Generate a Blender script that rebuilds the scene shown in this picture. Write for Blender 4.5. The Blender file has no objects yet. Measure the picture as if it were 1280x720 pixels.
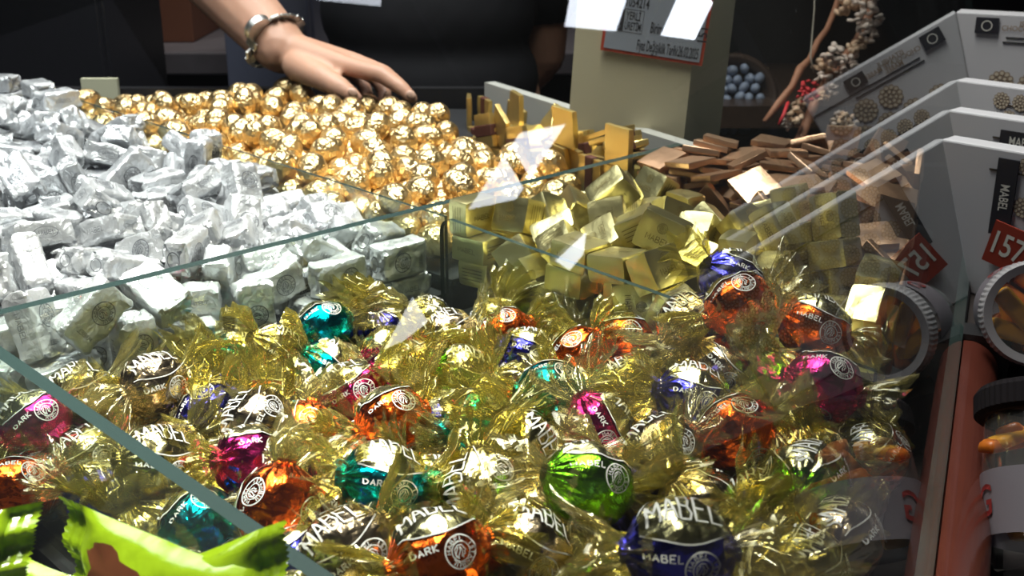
import bpy, bmesh, math, random
from mathutils import Vector, Matrix, Quaternion, noise

# ---------------------------------------------------------------- camera, world, exposure
SC = bpy.context.scene
COL = SC.collection
CAM_Z = 1.30
PITCH = math.radians(19.7)
FPX = 1466.0
cam_d = bpy.data.cameras.new('camera')
cam_d.sensor_width = 36.0
cam_d.lens = 36.0 * FPX / 1280.0
cam_d.clip_start = 0.01
cam_d.dof.use_dof = True
cam_d.dof.focus_distance = 0.64
cam_d.dof.aperture_fstop = 20.0
cam = bpy.data.objects.new('camera', cam_d)
cam.location = (0, 0, CAM_Z)
cam.rotation_euler = (math.pi / 2 - PITCH, 0, 0)
COL.objects.link(cam)
SC.camera = cam
SC.view_settings.view_transform = 'Standard'
SC.view_settings.look = 'None'
SC.view_settings.gamma = 1.0
SC.view_settings.use_curve_mapping = False
SC.view_settings.exposure = 0.0
try:
    SC.cycles.transparent_max_bounces = 24
    SC.cycles.max_bounces = 10
    SC.cycles.glossy_bounces = 5
    SC.cycles.diffuse_bounces = 3
    SC.cycles.sample_clamp_indirect = 6.0
    SC.cycles.caustics_reflective = False
    SC.cycles.caustics_refractive = False
except Exception:
    pass
world = bpy.data.worlds.new('world')
SC.world = world
world.use_nodes = True
world.node_tree.nodes['Background'].inputs[0].default_value = (0.80, 0.80, 1.0, 1)
world.node_tree.nodes['Background'].inputs[1].default_value = 0.075

# ---------------------------------------------------------------- frame helpers (photo pixel + distance -> point)
CP, SP = math.cos(PITCH), math.sin(PITCH)


def ray(px, py):
    a = (px - 640) / FPX
    v = (py - 360) / FPX
    return Vector((a, CP - v * SP, -(v * CP + SP)))


def at_h(px, py, h):
    r = ray(px, py)
    return r * (h / -r.z) + Vector((0, 0, CAM_Z))


def at_d(px, py, d):
    return ray(px, py) * d + Vector((0, 0, CAM_Z))


def proj(P):
    X, F, Z = P[0], P[1], P[2] - CAM_Z
    z = F * CP - Z * SP
    return 640 + FPX * X / z, 360 + FPX * (-Z * CP - F * SP) / z, z


CORNER = Vector((-0.29826, 0.58719, 0))
U = Vector((0.71795, 0.69609, 0))
W = Vector((0.69609, -0.71795, 0))


def bay(u, w, z=0.0):
    return CORNER + U * u + W * w + Vector((0, 0, z))


# ---------------------------------------------------------------- object helpers
def tag(o, label=None, cat=None, group=None, kind=None):
    if label: o['label'] = label
    if cat: o['category'] = cat
    if group: o['group'] = group
    if kind: o['kind'] = kind
    return o


def link(name, data, parent=None, mat=None):
    o = bpy.data.objects.new(name, data)
    COL.objects.link(o)
    if parent is not None:
        o.parent = parent
    if mat is not None and data is not None and hasattr(data, 'materials') and len(data.materials) == 0:
        data.materials.append(mat)
    return o


def empty(name, loc=(0, 0, 0)):
    o = bpy.data.objects.new(name, None)
    o.empty_display_size = 0.02
    o.location = loc
    COL.objects.link(o)
    return o


def mesh(name, vs, fs, mat=None, smooth=False):
    m = bpy.data.meshes.new(name)
    m.from_pydata([tuple(v) for v in vs], [], fs)
    m.validate()
    if smooth:
        m.polygons.foreach_set('use_smooth', [True] * len(m.polygons))
    if mat: m.materials.append(mat)
    m.update()
    return m


def from_bm(name, bm, mat=None, smooth=False):
    m = bpy.data.meshes.new(name)
    bmesh.ops.recalc_face_normals(bm, faces=bm.faces)
    bm.to_mesh(m)
    bm.free()
    if smooth:
        m.polygons.foreach_set('use_smooth', [True] * len(m.polygons))
    if mat: m.materials.append(mat)
    return m


def bm_box(bm, c, d, rot=None, bevel=0.0):
    r = bmesh.ops.create_cube(bm, size=1.0)
    vs = r['verts']
    for v in vs:
        p = Vector((v.co.x * d[0], v.co.y * d[1], v.co.z * d[2]))
        if rot is not None: p = rot @ p
        v.co = p + Vector(c)
    if bevel:
        es = list({e for v in vs for e in v.link_edges})
        bmesh.ops.bevel(bm, geom=es, offset=bevel, segments=2, affect='EDGES', profile=0.5)


def box_obj(name, c, d, mat, rot=None, bevel=0.0, parent=None):
    """A box whose object origin sits at its own centre."""
    bm = bmesh.new()
    bm_box(bm, (0, 0, 0), d, None, bevel)
    o = link(name, from_bm(name, bm, mat), parent)
    o.location = c
    if rot is not None: o.rotation_euler = rot.to_euler() if isinstance(rot, Matrix) else rot
    return o


def prism(name, poly, z0, z1, mat, parent=None):
    n = len(poly)
    vs = [(p[0], p[1], z0) for p in poly] + [(p[0], p[1], z1) for p in poly]
    fs = [tuple(reversed(range(n))), tuple(range(n, 2 * n))]
    for i in range(n):
        j = (i + 1) % n
        fs.append((i, j, n + j, n + i))
    bm = bmesh.new()
    m0 = mesh('t', vs, fs)
    bm.from_mesh(m0)
    bpy.data.meshes.remove(m0)
    return link(name, from_bm(name, bm, mat), parent)


def bm_tube(bm, pts, rad, n=10, cap=True):
    pts = [Vector(p) for p in pts]
    rings = []
    up = Vector((0.13, 0.27, 0.95))
    for i, p in enumerate(pts):
        t = (pts[min(i + 1, len(pts) - 1)] - pts[max(i - 1, 0)]).normalized()
        a = t.cross(up)
        if a.length < 1e-4: a = t.cross(Vector((1, 0, 0)))
        a.normalize()
        b = t.cross(a).normalized()
        r = rad[i] if isinstance(rad, (list, tuple)) else rad
        rings.append([bm.verts.new(p + a * r * math.cos(2 * math.pi * k / n) + b * r * math.sin(2 * math.pi * k / n)) for k in range(n)])
    for i in range(len(rings) - 1):
        for k in range(n):
            bm.faces.new((rings[i][k], rings[i][(k + 1) % n], rings[i + 1][(k + 1) % n], rings[i + 1][k]))
    if cap:
        bm.faces.new(rings[0][::-1])
        bm.faces.new(rings[-1])


def bm_ball(bm, c, r, sub=2, rot=None):
    d = bmesh.ops.create_icosphere(bm, subdivisions=sub, radius=1.0)
    if not isinstance(r, (tuple, list, Vector)): r = (r, r, r)
    for v in d['verts']:
        p = Vector((v.co.x * r[0], v.co.y * r[1], v.co.z * r[2]))
        if rot is not None: p = rot @ p
        v.co = p + Vector(c)


def text_mesh(name, body, size, mat, align='CENTER', extrude=0.0, squeeze=1.0):
    cu = bpy.data.curves.new('txt', 'FONT')
    cu.body = body
    cu.size = size
    cu.align_x = align
    cu.align_y = 'CENTER'
    cu.extrude = extrude
    cu.offset = size * .012
    cu.resolution_u = 3
    o = bpy.data.objects.new('txt', cu)
    COL.objects.link(o)
    dg = bpy.context.evaluated_depsgraph_get()
    m = bpy.data.meshes.new_from_object(o.evaluated_get(dg))
    m.name = name
    bpy.data.objects.remove(o)
    bpy.data.curves.remove(cu)
    if squeeze != 1.0:
        for v in m.vertices: v.co.x *= squeeze
    m.materials.clear()
    m.materials.append(mat)
    return m


# ---------------------------------------------------------------- materials
def nt(name):
    m = bpy.data.materials.new(name)
    m.use_nodes = True
    t = m.node_tree
    return m, t, t.nodes, t.links, t.nodes['Principled BSDF']


def add_bump(t, b, kind, scale, strength, dist=0.001, detail=3.0, coords='Object', extra=None):
    N, L = t.nodes, t.links
    tc = N.new('ShaderNodeTexCoord')
    src = tc.outputs[coords]
    oi = N.new('ShaderNodeObjectInfo')
    va = N.new('ShaderNodeVectorMath'); va.operation = 'ADD'
    mul = N.new('ShaderNodeMath'); mul.operation = 'MULTIPLY'; mul.inputs[1].default_value = 7.3
    L.new(oi.outputs['Random'], mul.inputs[0])
    L.new(src, va.inputs[0]); L.new(mul.outputs[0], va.inputs[1])
    if kind == 'noise':
        n = N.new('ShaderNodeTexNoise'); n.inputs['Scale'].default_value = scale; n.inputs['Detail'].default_value = detail
        out = n.outputs['Fac']
    else:
        n = N.new('ShaderNodeTexVoronoi'); n.inputs['Scale'].default_value = scale
        n.feature = 'F1'; n.distance = 'MANHATTAN'
        out = n.outputs['Distance']
    L.new(va.outputs[0], n.inputs['Vector'])
    bp = N.new('ShaderNodeBump'); bp.inputs['Strength'].default_value = strength; bp.inputs['Distance'].default_value = dist
    L.new(out, bp.inputs['Height'])
    if extra:
        n2 = N.new('ShaderNodeTexNoise'); n2.inputs['Scale'].default_value = extra[0]; n2.inputs['Detail'].default_value = 4
        n2.inputs['Distortion'].default_value = 1.2
        L.new(va.outputs[0], n2.inputs['Vector'])
        b2 = N.new('ShaderNodeBump'); b2.inputs['Strength'].default_value = extra[1]; b2.inputs['Distance'].default_value = dist
        L.new(n2.outputs['Fac'], b2.inputs['Height']); L.new(bp.outputs[0], b2.inputs['Normal'])
        bp = b2
    L.new(bp.outputs[0], b.inputs['Normal'])
    return va


def plain(name, col, rough=0.5, metal=0.0, spec=0.5, bump=None, coat=0.0):
    m, t, N, L, b = nt(name)
    b.inputs['Base Color'].default_value = (*col, 1)
    b.inputs['Roughness'].default_value = rough
    b.inputs['Metallic'].default_value = metal
    b.inputs['Specular IOR Level'].default_value = spec
    b.inputs['Coat Weight'].default_value = coat
    b.inputs['Coat Roughness'].default_value = 0.1
    if bump: add_bump(t, b, *bump)
    return m


def foil(name, col, rough, bump, metal=1.0, vary=0.0, col2=None):
    """Metal foil with fine creases; each piece differs a little in tone."""
    m, t, N, L, b = nt(name)
    b.inputs['Metallic'].default_value = metal
    b.inputs['Roughness'].default_value = rough
    va = add_bump(t, b, *bump)
    oi = N.new('ShaderNodeObjectInfo')
    mix = N.new('ShaderNodeMix'); mix.data_type = 'RGBA'
    c2 = col2 or tuple(c * (1 - vary) for c in col)
    mix.inputs[6].default_value = (*col, 1)
    mix.inputs[7].default_value = (*c2, 1)
    L.new(oi.outputs['Random'], mix.inputs[0])
    L.new(mix.outputs[2], b.inputs['Base Color'])
    return m


def emit(name, col, strength):
    m, t, N, L, b = nt(name)
    b.inputs['Base Color'].default_value = (0, 0, 0, 1)
    b.inputs['Emission Color'].default_value = (*col, 1)
    b.inputs['Emission Strength'].default_value = strength
    return m


def glass_mat(name, tint, dust=0.02, dust_col=(0.8, 0.85, 0.85), base=0.08, scratch=0.0):
    """Clear pane: straight-through light, mirror reflection rising towards grazing, a film of dust."""
    m, t, N, L, b = nt(name)
    N.remove(b)
    out = N['Material Output']
    tr = N.new('ShaderNodeBsdfTransparent'); tr.inputs[0].default_value = (*tint, 1)
    gl = N.new('ShaderNodeBsdfGlossy'); gl.inputs['Roughness'].default_value = 0.0
    gl.inputs['Color'].default_value = (0.95, 0.97, 0.97, 1)
    lw = N.new('ShaderNodeLayerWeight'); lw.inputs[0].default_value = 0.5
    pw = N.new('ShaderNodeMath'); pw.operation = 'POWER'; pw.inputs[1].default_value = 5.0
    L.new(lw.outputs['Facing'], pw.inputs[0])
    ml = N.new('ShaderNodeMath'); ml.operation = 'MULTIPLY_ADD'; ml.inputs[1].default_value = 1 - base; ml.inputs[2].default_value = base
    L.new(pw.outputs[0], ml.inputs[0])
    ge = N.new('ShaderNodeNewGeometry')
    inv = N.new('ShaderNodeMath'); inv.operation = 'SUBTRACT'; inv.inputs[0].default_value = 1.0
    L.new(ge.outputs['Backfacing'], inv.inputs[1])
    fac = N.new('ShaderNodeMath'); fac.operation = 'MULTIPLY'
    L.new(ml.outputs[0], fac.inputs[0]); L.new(inv.outputs[0], fac.inputs[1])
    mx = N.new('ShaderNodeMixShader')
    L.new(fac.outputs[0], mx.inputs[0]); L.new(tr.outputs[0], mx.inputs[1]); L.new(gl.outputs[0], mx.inputs[2])
    df = N.new('ShaderNodeBsdfDiffuse'); df.inputs[0].default_value = (*dust_col, 1)
    tc = N.new('ShaderNodeTexCoord')
    n1 = N.new('ShaderNodeTexNoise'); n1.inputs['Scale'].default_value = 9.0; n1.inputs['Detail'].default_value = 6
    L.new(tc.outputs['Object'], n1.inputs['Vector'])
    cr = N.new('ShaderNodeMapRange'); cr.inputs[1].default_value = 0.3; cr.inputs[2].default_value = 0.75
    cr.inputs[3].default_value = dust * 0.4; cr.inputs[4].default_value = dust * 1.6
    L.new(n1.outputs['Fac'], cr.inputs[0])
    dfac = cr.outputs[0]
    if scratch:
        vo = N.new('ShaderNodeTexVoronoi'); vo.inputs['Scale'].default_value = 55.0
        L.new(tc.outputs['Object'], vo.inputs['Vector'])
        sp = N.new('ShaderNodeMapRange'); sp.inputs[1].default_value = 0.05; sp.inputs[2].default_value = 0.03
        sp.inputs[3].default_value = 0.0; sp.inputs[4].default_value = scratch
        L.new(vo.outputs['Distance'], sp.inputs[0])
        ad = N.new('ShaderNodeMath'); ad.operation = 'ADD'; ad.use_clamp = True
        L.new(dfac, ad.inputs[0]); L.new(sp.outputs[0], ad.inputs[1]); dfac = ad.outputs[0]
    mx2 = N.new('ShaderNodeMixShader')
    L.new(dfac, mx2.inputs[0]); L.new(mx.outputs[0], mx2.inputs[1]); L.new(df.outputs[0], mx2.inputs[2])
    L.new(mx2.outputs[0], out.inputs['Surface'])
    return m


def film_mat(name, tint, gcol, body, rough=0.07, base=0.22, bodyfac=0.12):
    """Thin coloured cellophane: tinted see-through, bright crinkle glints, a little body colour."""
    m, t, N, L, b = nt(name)
    N.remove(b)
    out = N['Material Output']
    tr = N.new('ShaderNodeBsdfTransparent'); tr.inputs[0].default_value = (*tint, 1)
    gl = N.new('ShaderNodeBsdfGlossy'); gl.inputs['Roughness'].default_value = rough; gl.inputs['Color'].default_value = (*gcol, 1)
    lw = N.new('ShaderNodeLayerWeight'); lw.inputs[0].default_value = 0.5
    pw = N.new('ShaderNodeMath'); pw.operation = 'POWER'; pw.inputs[1].default_value = 3.0
    L.new(lw.outputs['Facing'], pw.inputs[0])
    ml = N.new('ShaderNodeMath'); ml.operation = 'MULTIPLY_ADD'; ml.inputs[1].default_value = 0.75 - base; ml.inputs[2].default_value = base
    L.new(pw.outputs[0], ml.inputs[0])
    mx = N.new('ShaderNodeMixShader')
    L.new(ml.outputs[0], mx.inputs[0]); L.new(tr.outputs[0], mx.inputs[1]); L.new(gl.outputs[0], mx.inputs[2])
    df = N.new('ShaderNodeBsdfDiffuse'); df.inputs[0].default_value = (*body, 1)
    tl = N.new('ShaderNodeBsdfTranslucent'); tl.inputs[0].default_value = (*body, 1)
    ms = N.new('ShaderNodeMixShader'); ms.inputs[0].default_value = 0.5
    L.new(df.outputs[0], ms.inputs[1]); L.new(tl.outputs[0], ms.inputs[2])
    mx2 = N.new('ShaderNodeMixShader'); mx2.inputs[0].default_value = bodyfac
    L.new(mx.outputs[0], mx2.inputs[1]); L.new(ms.outputs[0], mx2.inputs[2])
    L.new(mx2.outputs[0], out.inputs['Surface'])
    return m


def stone_mat(name, c1, c2, scale, rough=0.5, metal=0.0):
    m, t, N, L, b = nt(name)
    tc = N.new('ShaderNodeTexCoord')
    n = N.new('ShaderNodeTexNoise'); n.inputs['Scale'].default_value = scale; n.inputs['Detail'].default_value = 5
    L.new(tc.outputs['Object'], n.inputs['Vector'])
    mix = N.new('ShaderNodeMix'); mix.data_type = 'RGBA'
    mix.inputs[6].default_value = (*c1, 1); mix.inputs[7].default_value = (*c2, 1)
    L.new(n.outputs['Fac'], mix.inputs[0]); L.new(mix.outputs[2], b.inputs['Base Color'])
    b.inputs['Roughness'].default_value = rough
    b.inputs['Metallic'].default_value = metal
    return m


def wood_mat(name, c1, c2, rough=0.25):
    m, t, N, L, b = nt(name)
    tc = N.new('ShaderNodeTexCoord')
    mp = N.new('ShaderNodeMapping'); mp.inputs['Scale'].default_value = (60, 2.5, 60)
    L.new(tc.outputs['Object'], mp.inputs['Vector'])
    n = N.new('ShaderNodeTexNoise'); n.inputs['Scale'].default_value = 1.5; n.inputs['Detail'].default_value = 7
    L.new(mp.outputs[0], n.inputs['Vector'])
    mix = N.new('ShaderNodeMix'); mix.data_type = 'RGBA'
    mix.inputs[6].default_value = (*c1, 1); mix.inputs[7].default_value = (*c2, 1)
    L.new(n.outputs['Fac'], mix.inputs[0]); L.new(mix.outputs[2], b.inputs['Base Color'])
    b.inputs['Roughness'].default_value = rough
    b.inputs['Coat Weight'].default_value = 0.4
    b.inputs['Coat Roughness'].default_value = 0.2
    return m


M = {}
M['floor'] = stone_mat('floor_stone', (0.05, 0.045, 0.04), (0.09, 0.08, 0.07), 6, 0.35)
M['ceiling'] = plain('ceiling_paint', (0.05, 0.05, 0.055), 0.8)
M['wall'] = stone_mat('dark_wall_paint', (0.022, 0.02, 0.022), (0.035, 0.03, 0.03), 3, 0.7)
M['black'] = plain('black_laminate', (0.010, 0.010, 0.012), 0.45)
M['charcoal'] = plain('charcoal_panel', (0.02, 0.021, 0.024), 0.5)
M['glass'] = glass_mat('divider_glass', (0.93, 0.97, 0.94), 0.03, base=0.07)
M['front_glass'] = glass_mat('front_glass', (0.97, 0.985, 0.97), 0.022, base=0.05, scratch=0.25)
M['glass_edge'] = plain('glass_cut_edge', (0.030, 0.055, 0.052), 0.25, 0.0, 0.6)
M['wood'] = wood_mat('mahogany', (0.115, 0.026, 0.017), (0.18, 0.048, 0.032))
M['steel'] = plain('brushed_steel', (0.66, 0.66, 0.64), 0.38, 1.0)
M['dark_steel'] = plain('dark_steel', (0.12, 0.12, 0.13), 0.3, 1.0)
M['white_plastic'] = plain('white_plastic', (0.45, 0.45, 0.42), 0.4)
M['cream'] = stone_mat('cream_board', (0.62, 0.56, 0.38), (0.56, 0.50, 0.34), 8, 0.6)
M['cream_side'] = plain('cream_board_side', (0.66, 0.65, 0.46), 0.6)
M['ink'] = plain('dark_ink', (0.02, 0.02, 0.03), 0.6)
M['tag_grey'] = plain('tag_grey_paper', (0.33, 0.36, 0.42), 0.5)
M['tag_red'] = plain('tag_red_border', (0.45, 0.06, 0.03), 0.5)
M['white_print'] = plain('white_print', (0.80, 0.80, 0.76), 0.35)
M['grey_print'] = plain('grey_print', (0.13, 0.14, 0.16), 0.45)
M['olive_print'] = plain('olive_print', (0.16, 0.12, 0.03), 0.45)
M['pale_print'] = plain('pale_print', (0.85, 0.84, 0.78), 0.4)

M['silver'] = foil('silver_foil', (0.84, 0.86, 0.88), 0.30, ('voronoi', 95.0, 0.40, 0.0025, 4.0, 'Object', (170.0, 0.5)), metal=0.52, vary=0.16)
M['egg'] = foil('egg_gold_foil', (0.93, 0.69, 0.35), 0.30, ('voronoi', 240.0, 0.6, 0.0015, 3.0, 'Object', (150.0, 0.6)), vary=0.12)
M['cube_foil'] = foil('cube_gold_foil', (0.88, 0.80, 0.40), 0.32, ('noise', 90.0, 0.22, 0.002, 3.0, 'Object', (350.0, 0.12)), vary=0.2)
M['bronze_slab'] = foil('bronze_foil', (0.62, 0.40, 0.26), 0.36, ('noise', 110.0, 0.25, 0.002, 3.0), metal=0.8, col2=(0.46, 0.27, 0.16))
M['gold_slab'] = foil('gold_slab_foil', (0.88, 0.68, 0.26), 0.34, ('noise', 110.0, 0.25, 0.002, 3.0), metal=0.85, col2=(0.70, 0.50, 0.18))
M['slab_band'] = plain('chocolate_band', (0.10, 0.03, 0.02), 0.5)
TB = ('voronoi', 105.0, 0.28, 0.0025, 3.0, 'Object', (60.0, 0.5))
TCOL = {
    'orange': (1.0, 0.17, 0.02), 'teal': (0.0, 0.36, 0.42), 'blue': (0.06, 0.06, 0.62), 'green': (0.22, 0.62, 0.02),
    'magenta': (0.62, 0.03, 0.20), 'bronze': (0.66, 0.52, 0.33), 'gold': (0.72, 0.64, 0.30),
}
for k, c in TCOL.items():
    M['t_' + k] = foil('truffle_foil_' + k, c, 0.2, TB, vary=0.1)
M['t_band'] = foil('truffle_gold_band', (0.84, 0.78, 0.40), 0.22, TB, vary=0.1)
M['film'] = film_mat('gold_cellophane', (0.90, 0.86, 0.54), (1.0, 0.92, 0.62), (0.54, 0.48, 0.12), base=0.12, bodyfac=0.17)
M['film2'] = film_mat('clear_cellophane', (0.95, 0.92, 0.74), (1.0, 0.95, 0.76), (0.62, 0.56, 0.24), base=0.15, bodyfac=0.12)
M['lime'] = plain('lime_film', (0.30, 0.47, 0.010), 0.22, 0.0, 0.6, ('noise', 70.0, 0.35, 0.003, 3.0), coat=0.6)
M['lime_in'] = plain('lime_film_inside', (0.10, 0.24, 0.02), 0.35)
M['choc'] = stone_mat('chocolate_picture', (0.10, 0.028, 0.012), (0.22, 0.07, 0.03), 90, 0.35)

# ---------------------------------------------------------------- lamps
CEIL = 3.0


def ceiling_lamp(name, loc, size, watts, spread, label, col=(1.0, 0.98, 0.94), rotz=0.0, group=None):
    """A hung lamp: housing, rod, and a louvred light that throws down within its spread."""
    e = empty(name, loc)
    e.rotation_euler.z = rotz
    box_obj('housing', (0, 0, 0.030), (size[0] + 0.03, size[1] + 0.03, 0.04), M['white_plastic'], parent=e)
    box_obj('drop_rod', (0, 0, (CEIL - loc[2]) / 2 + 0.02), (0.012, 0.012, CEIL - loc[2] - 0.06), M['dark_steel'], parent=e)
    ld = bpy.data.lights.new(name + '_light', 'AREA')
    ld.shape = 'RECTANGLE'; ld.size = size[0]; ld.size_y = size[1]
    ld.energy = watts; ld.color = col; ld.spread = math.radians(spread)
    lo = bpy.data.objects.new(name + '_light', ld)
    COL.objects.link(lo)
    lo.parent = e
    tag(e, label, 'lamp', group)
    return e


ceiling_lamp('ceiling_lamp', (-0.55, 1.00, 2.10), (1.4, 0.45), 10.5, 100, 'long white lamp panel hung over the silver chocolates', (0.95, 0.98, 1.0), math.radians(45))
ceiling_lamp('ceiling_lamp', (0.08, 1.00, 2.15), (0.6, 0.25), 4.0, 80, 'short white lamp panel hung over the gold cubes', (1.0, 0.98, 0.90), math.radians(45))
ceiling_lamp('ceiling_lamp', (-0.45, 2.05, 2.35), (0.9, 0.12), 5.0, 110, 'narrow white lamp strip hung over the back worktop', (1.0, 0.93, 0.86))  # unseen lamp, added to brighten the cardboard box and worktop at the back
for i, (x, y) in enumerate(((-0.38, 0.52), (-0.14, 0.62), (-0.20, 0.30), (-0.02, 0.50))):  # unseen small lamps, added for sparkle on the truffles and brighter sachets
    ceiling_lamp('spot_lamp', (x, y, 2.05), (0.09, 0.09), (0.7, 0.7, 0.55, 0.6)[i], 45,
                 'small square spot lamp hung above the ' + ('corner of the truffle bay', 'middle of the truffles', 'lime sachets', 'truffles beside the rail')[i], (1.0, 0.96, 0.86))


# lit boxes of the stalls across the aisle; the slanted front pane mirrors them
def light_box(cs, d, label, strength=9.0):
    """An upright lit box standing where the sightline mirrored by the pane meets it."""
    P = []
    for px, py in cs:
        r = ray(px, py).normalized()
        n = PANE_N
        hit = r * ((PANE_P - Vector((0, 0, CAM_Z))).dot(n) / r.dot(n))
        q = r - 2 * r.dot(n) * n
        P.append(Vector((0, 0, CAM_Z)) + hit + q * d)
    c = sum(P, Vector()) / len(P)
    w = max((p - c).to_2d().length for p in P)
    zs = [p.z for p in P]
    return c, w, zs, P


# ---------------------------------------------------------------- the room
def structure(o):
    o['kind'] = 'structure'
    return o


structure(box_obj('floor', (0.5, 2.0, -0.05), (9, 9, 0.1), M['floor']))
structure(box_obj('ceiling', (0.5, 2.0, CEIL + 0.05), (9, 9, 0.1), M['ceiling']))
structure(box_obj('wall_back', (0.5, 3.05, CEIL / 2), (9, 0.1, CEIL), M['wall']))
structure(box_obj('wall_left', (-2.6, 1.0, CEIL / 2), (0.1, 4.0, CEIL), M['wall']))

# ---------------------------------------------------------------- the counter
D_TOP = CAM_Z - 0.23
RAIL_Z = CAM_Z - 0.29
ra = at_h(1196, 480, 0.29)
AZ = math.radians(22.2)
RD = Vector((math.sin(AZ), math.cos(AZ), 0))       # along the rail, away from the viewer
RS = Vector((math.cos(AZ), -math.sin(AZ), 0))      # out of the counter, towards the aisle
RUP = Vector((0, 0, 1))
TILT = math.radians(17)
PANE_N = (RS * math.cos(TILT) + RUP * math.sin(TILT)).normalized()   # faces the aisle
PANE_U = (RUP * math.cos(TILT) - RS * math.sin(TILT)).normalized()   # up the pane, leaning in
PANE_P = Vector((ra.x, ra.y, RAIL_Z))


def rail_pt(t, s=0.0, z=RAIL_Z):
    p = PANE_P + RD * t + RS * s
    return Vector((p.x, p.y, z))


# body of the counter and the stepped floors of its bays
def poly_from(uws):
    return [bay(u, w) for u, w in uws]


cpoly = [rail_pt(-0.75, -0.006), rail_pt(0.44, -0.006), Vector((0.16, 1.06, 0)), Vector((-0.03, 1.45, 0)), Vector((-0.03, 1.50, 0)), Vector((-0.95, 1.50, 0)), Vector((-0.95, -0.1, 0))]
counter = prism('display_counter', cpoly, 0.0, 0.86, M['black'])
tag(counter, 'black display counter under the bays of wrapped chocolates', 'counter')


def bay_floor(uws, h):
    o = prism('bay_floor', poly_from(uws), 0.86, CAM_Z - h, M['charcoal'], counter)
    return o


bay_floor([(0.0, 0.004), (0.335, 0.004), (0.335, 0.355), (0.0, 0.505)], 0.340)
bay_floor([(-0.2, -0.004), (0.350, -0.004), (0.350, -0.86), (0.2, -0.86)], 0.3025)
bay_floor([(0.356, -0.004), (0.557, -0.004), (0.664, -0.42), (0.69, -0.54), (0.356, -0.85)], 0.2935)
bay_floor([(0.560, -0.004), (0.622, -0.004), (0.733, -0.40), (0.775, -0.45), (0.70, -0.53), (0.670, -0.42)], 0.2825)
bay_floor([(0.343, 0.004), (0.551, 0.004), (0.495, 0.293), (0.343, 0.362)], 0.3165)
bay_floor([(0.5535, 0.004), (0.625, 0.0), (0.79, 0.13), (0.765, 0.175), (0.498, 0.292)], 0.3025)
lf = prism('bay_floor', [Vector((-0.5, 0.60, 0)), bay(-0.008, -0.02), bay(-0.008, 0.52), Vector((-0.02, 0.0, 0)), Vector((-0.5, 0.0, 0))], 0.86, CAM_Z - 0.345, M['charcoal'], counter)


prism('bay_riser', [Vector((-0.45, 0.345, 0)), Vector((-0.078, 0.345, 0)), Vector((0.040, 0.222, 0)), Vector((-0.45, 0.222, 0))], 0.86, CAM_Z - 0.264, M['charcoal'], counter)


def pane(name, A, B, z0, ztop_a, ztop_b, th, label, round_a=0.0):
    """An upright glass pane from A to B; its cut edges are a part of their own colour."""
    A = Vector((A[0], A[1], 0)); B = Vector((B[0], B[1], 0))
    d = (B - A).normalized()
    n = Vector((d.y, -d.x, 0)) * th / 2
    Ln = (B - A).length
    prof = [(0, z0)]
    if round_a:
        for k in range(9):
            a = math.pi - k * math.pi / 16
            prof.append((round_a + round_a * math.cos(a), ztop_a - round_a + round_a * math.sin(a)))
    else:
        prof.append((0, ztop_a))
    prof += [(Ln, ztop_b), (Ln, z0)]
    N_ = len(prof)
    vs = [A + d * s + Vector((0, 0, z)) + n for s, z in prof] + [A + d * s + Vector((0, 0, z)) - n for s, z in prof]
    m = mesh(name, vs, [tuple(range(N_)), tuple(reversed(range(N_, 2 * N_)))], M['glass'])
    o = link(name, m)
    # make the two faces look outwards
    for p in m.polygons: pass
    fs = []
    for i in range(N_ - 1):
        fs.append((i, i + N_, i + 1 + N_, i + 1))
    em = mesh('glass_edge', vs, fs, M['glass_edge'])
    e = link('cut_edge', em, o)
    tag(o, label, 'glass divider')
    return o


def orient_pane(o, n_first):
    """flip so that face 0 has normal n_first and face 1 the opposite"""
    m = o.data
    m.update()
    if m.polygons[0].normal.dot(n_first) < 0: m.flip_normals()


d1a, d1b = bay(-0.20, 0), bay(0.624, 0)
p1 = pane('glass_divider', d1a, d1b, CAM_Z - 0.345, D_TOP, D_TOP, 0.008, 'long upright glass divider between the silver chocolates and the truffles')
d2 = pane('glass_divider', bay(0, 0.004), bay(0, 0.515), CAM_Z - 0.345, D_TOP, D_TOP, 0.007, 'glass divider with a dark edge between the lime sachets and the truffles')
d3 = pane('glass_divider', bay(0.339, 0.005), bay(0.339, 0.355), CAM_Z - 0.345, CAM_Z - 0.238, CAM_Z - 0.25, 0.004, 'low glass divider with a rounded corner in front of the gold cubes', round_a=0.012)
d4 = pane('glass_divider', bay(0.352, -0.005), bay(0.352, -0.86), CAM_Z - 0.305, CAM_Z - 0.243, CAM_Z - 0.236, 0.003, 'thin glass divider between the silver chocolates and the gold eggs')

# the tall slanted pane on the aisle side and the rail it stands on
gl0, gl1, gh = -0.95, 0.95, 0.62
th = 0.008
c = PANE_P + RD * ((gl0 + gl1) / 2) + PANE_U * (gh / 2)
bm = bmesh.new()
q = [PANE_P + RD * gl0, PANE_P + RD * gl1, PANE_P + RD * gl1 + PANE_U * gh, PANE_P + RD * gl0 + PANE_U * gh]
vs = [v - c for v in q] + [v - c - PANE_N * th for v in q]
fm = mesh('front_pane', vs, [(0, 1, 2, 3), (7, 6, 5, 4)], M['front_glass'])
fp = link('front_pane', fm)
fp.location = c
fm.update()
if fm.polygons[0].normal.dot(PANE_N) < 0: fm.flip_normals()
tag(fp, 'tall slanted glass pane standing on the mahogany rail of the counter', 'glass pane')
em = mesh('cut_edge', vs, [(0, 4, 5, 1), (1, 5, 6, 2), (2, 6, 7, 3), (3, 7, 4, 0)], M['glass_edge'])
link('cut_edge', em, fp)

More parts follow.
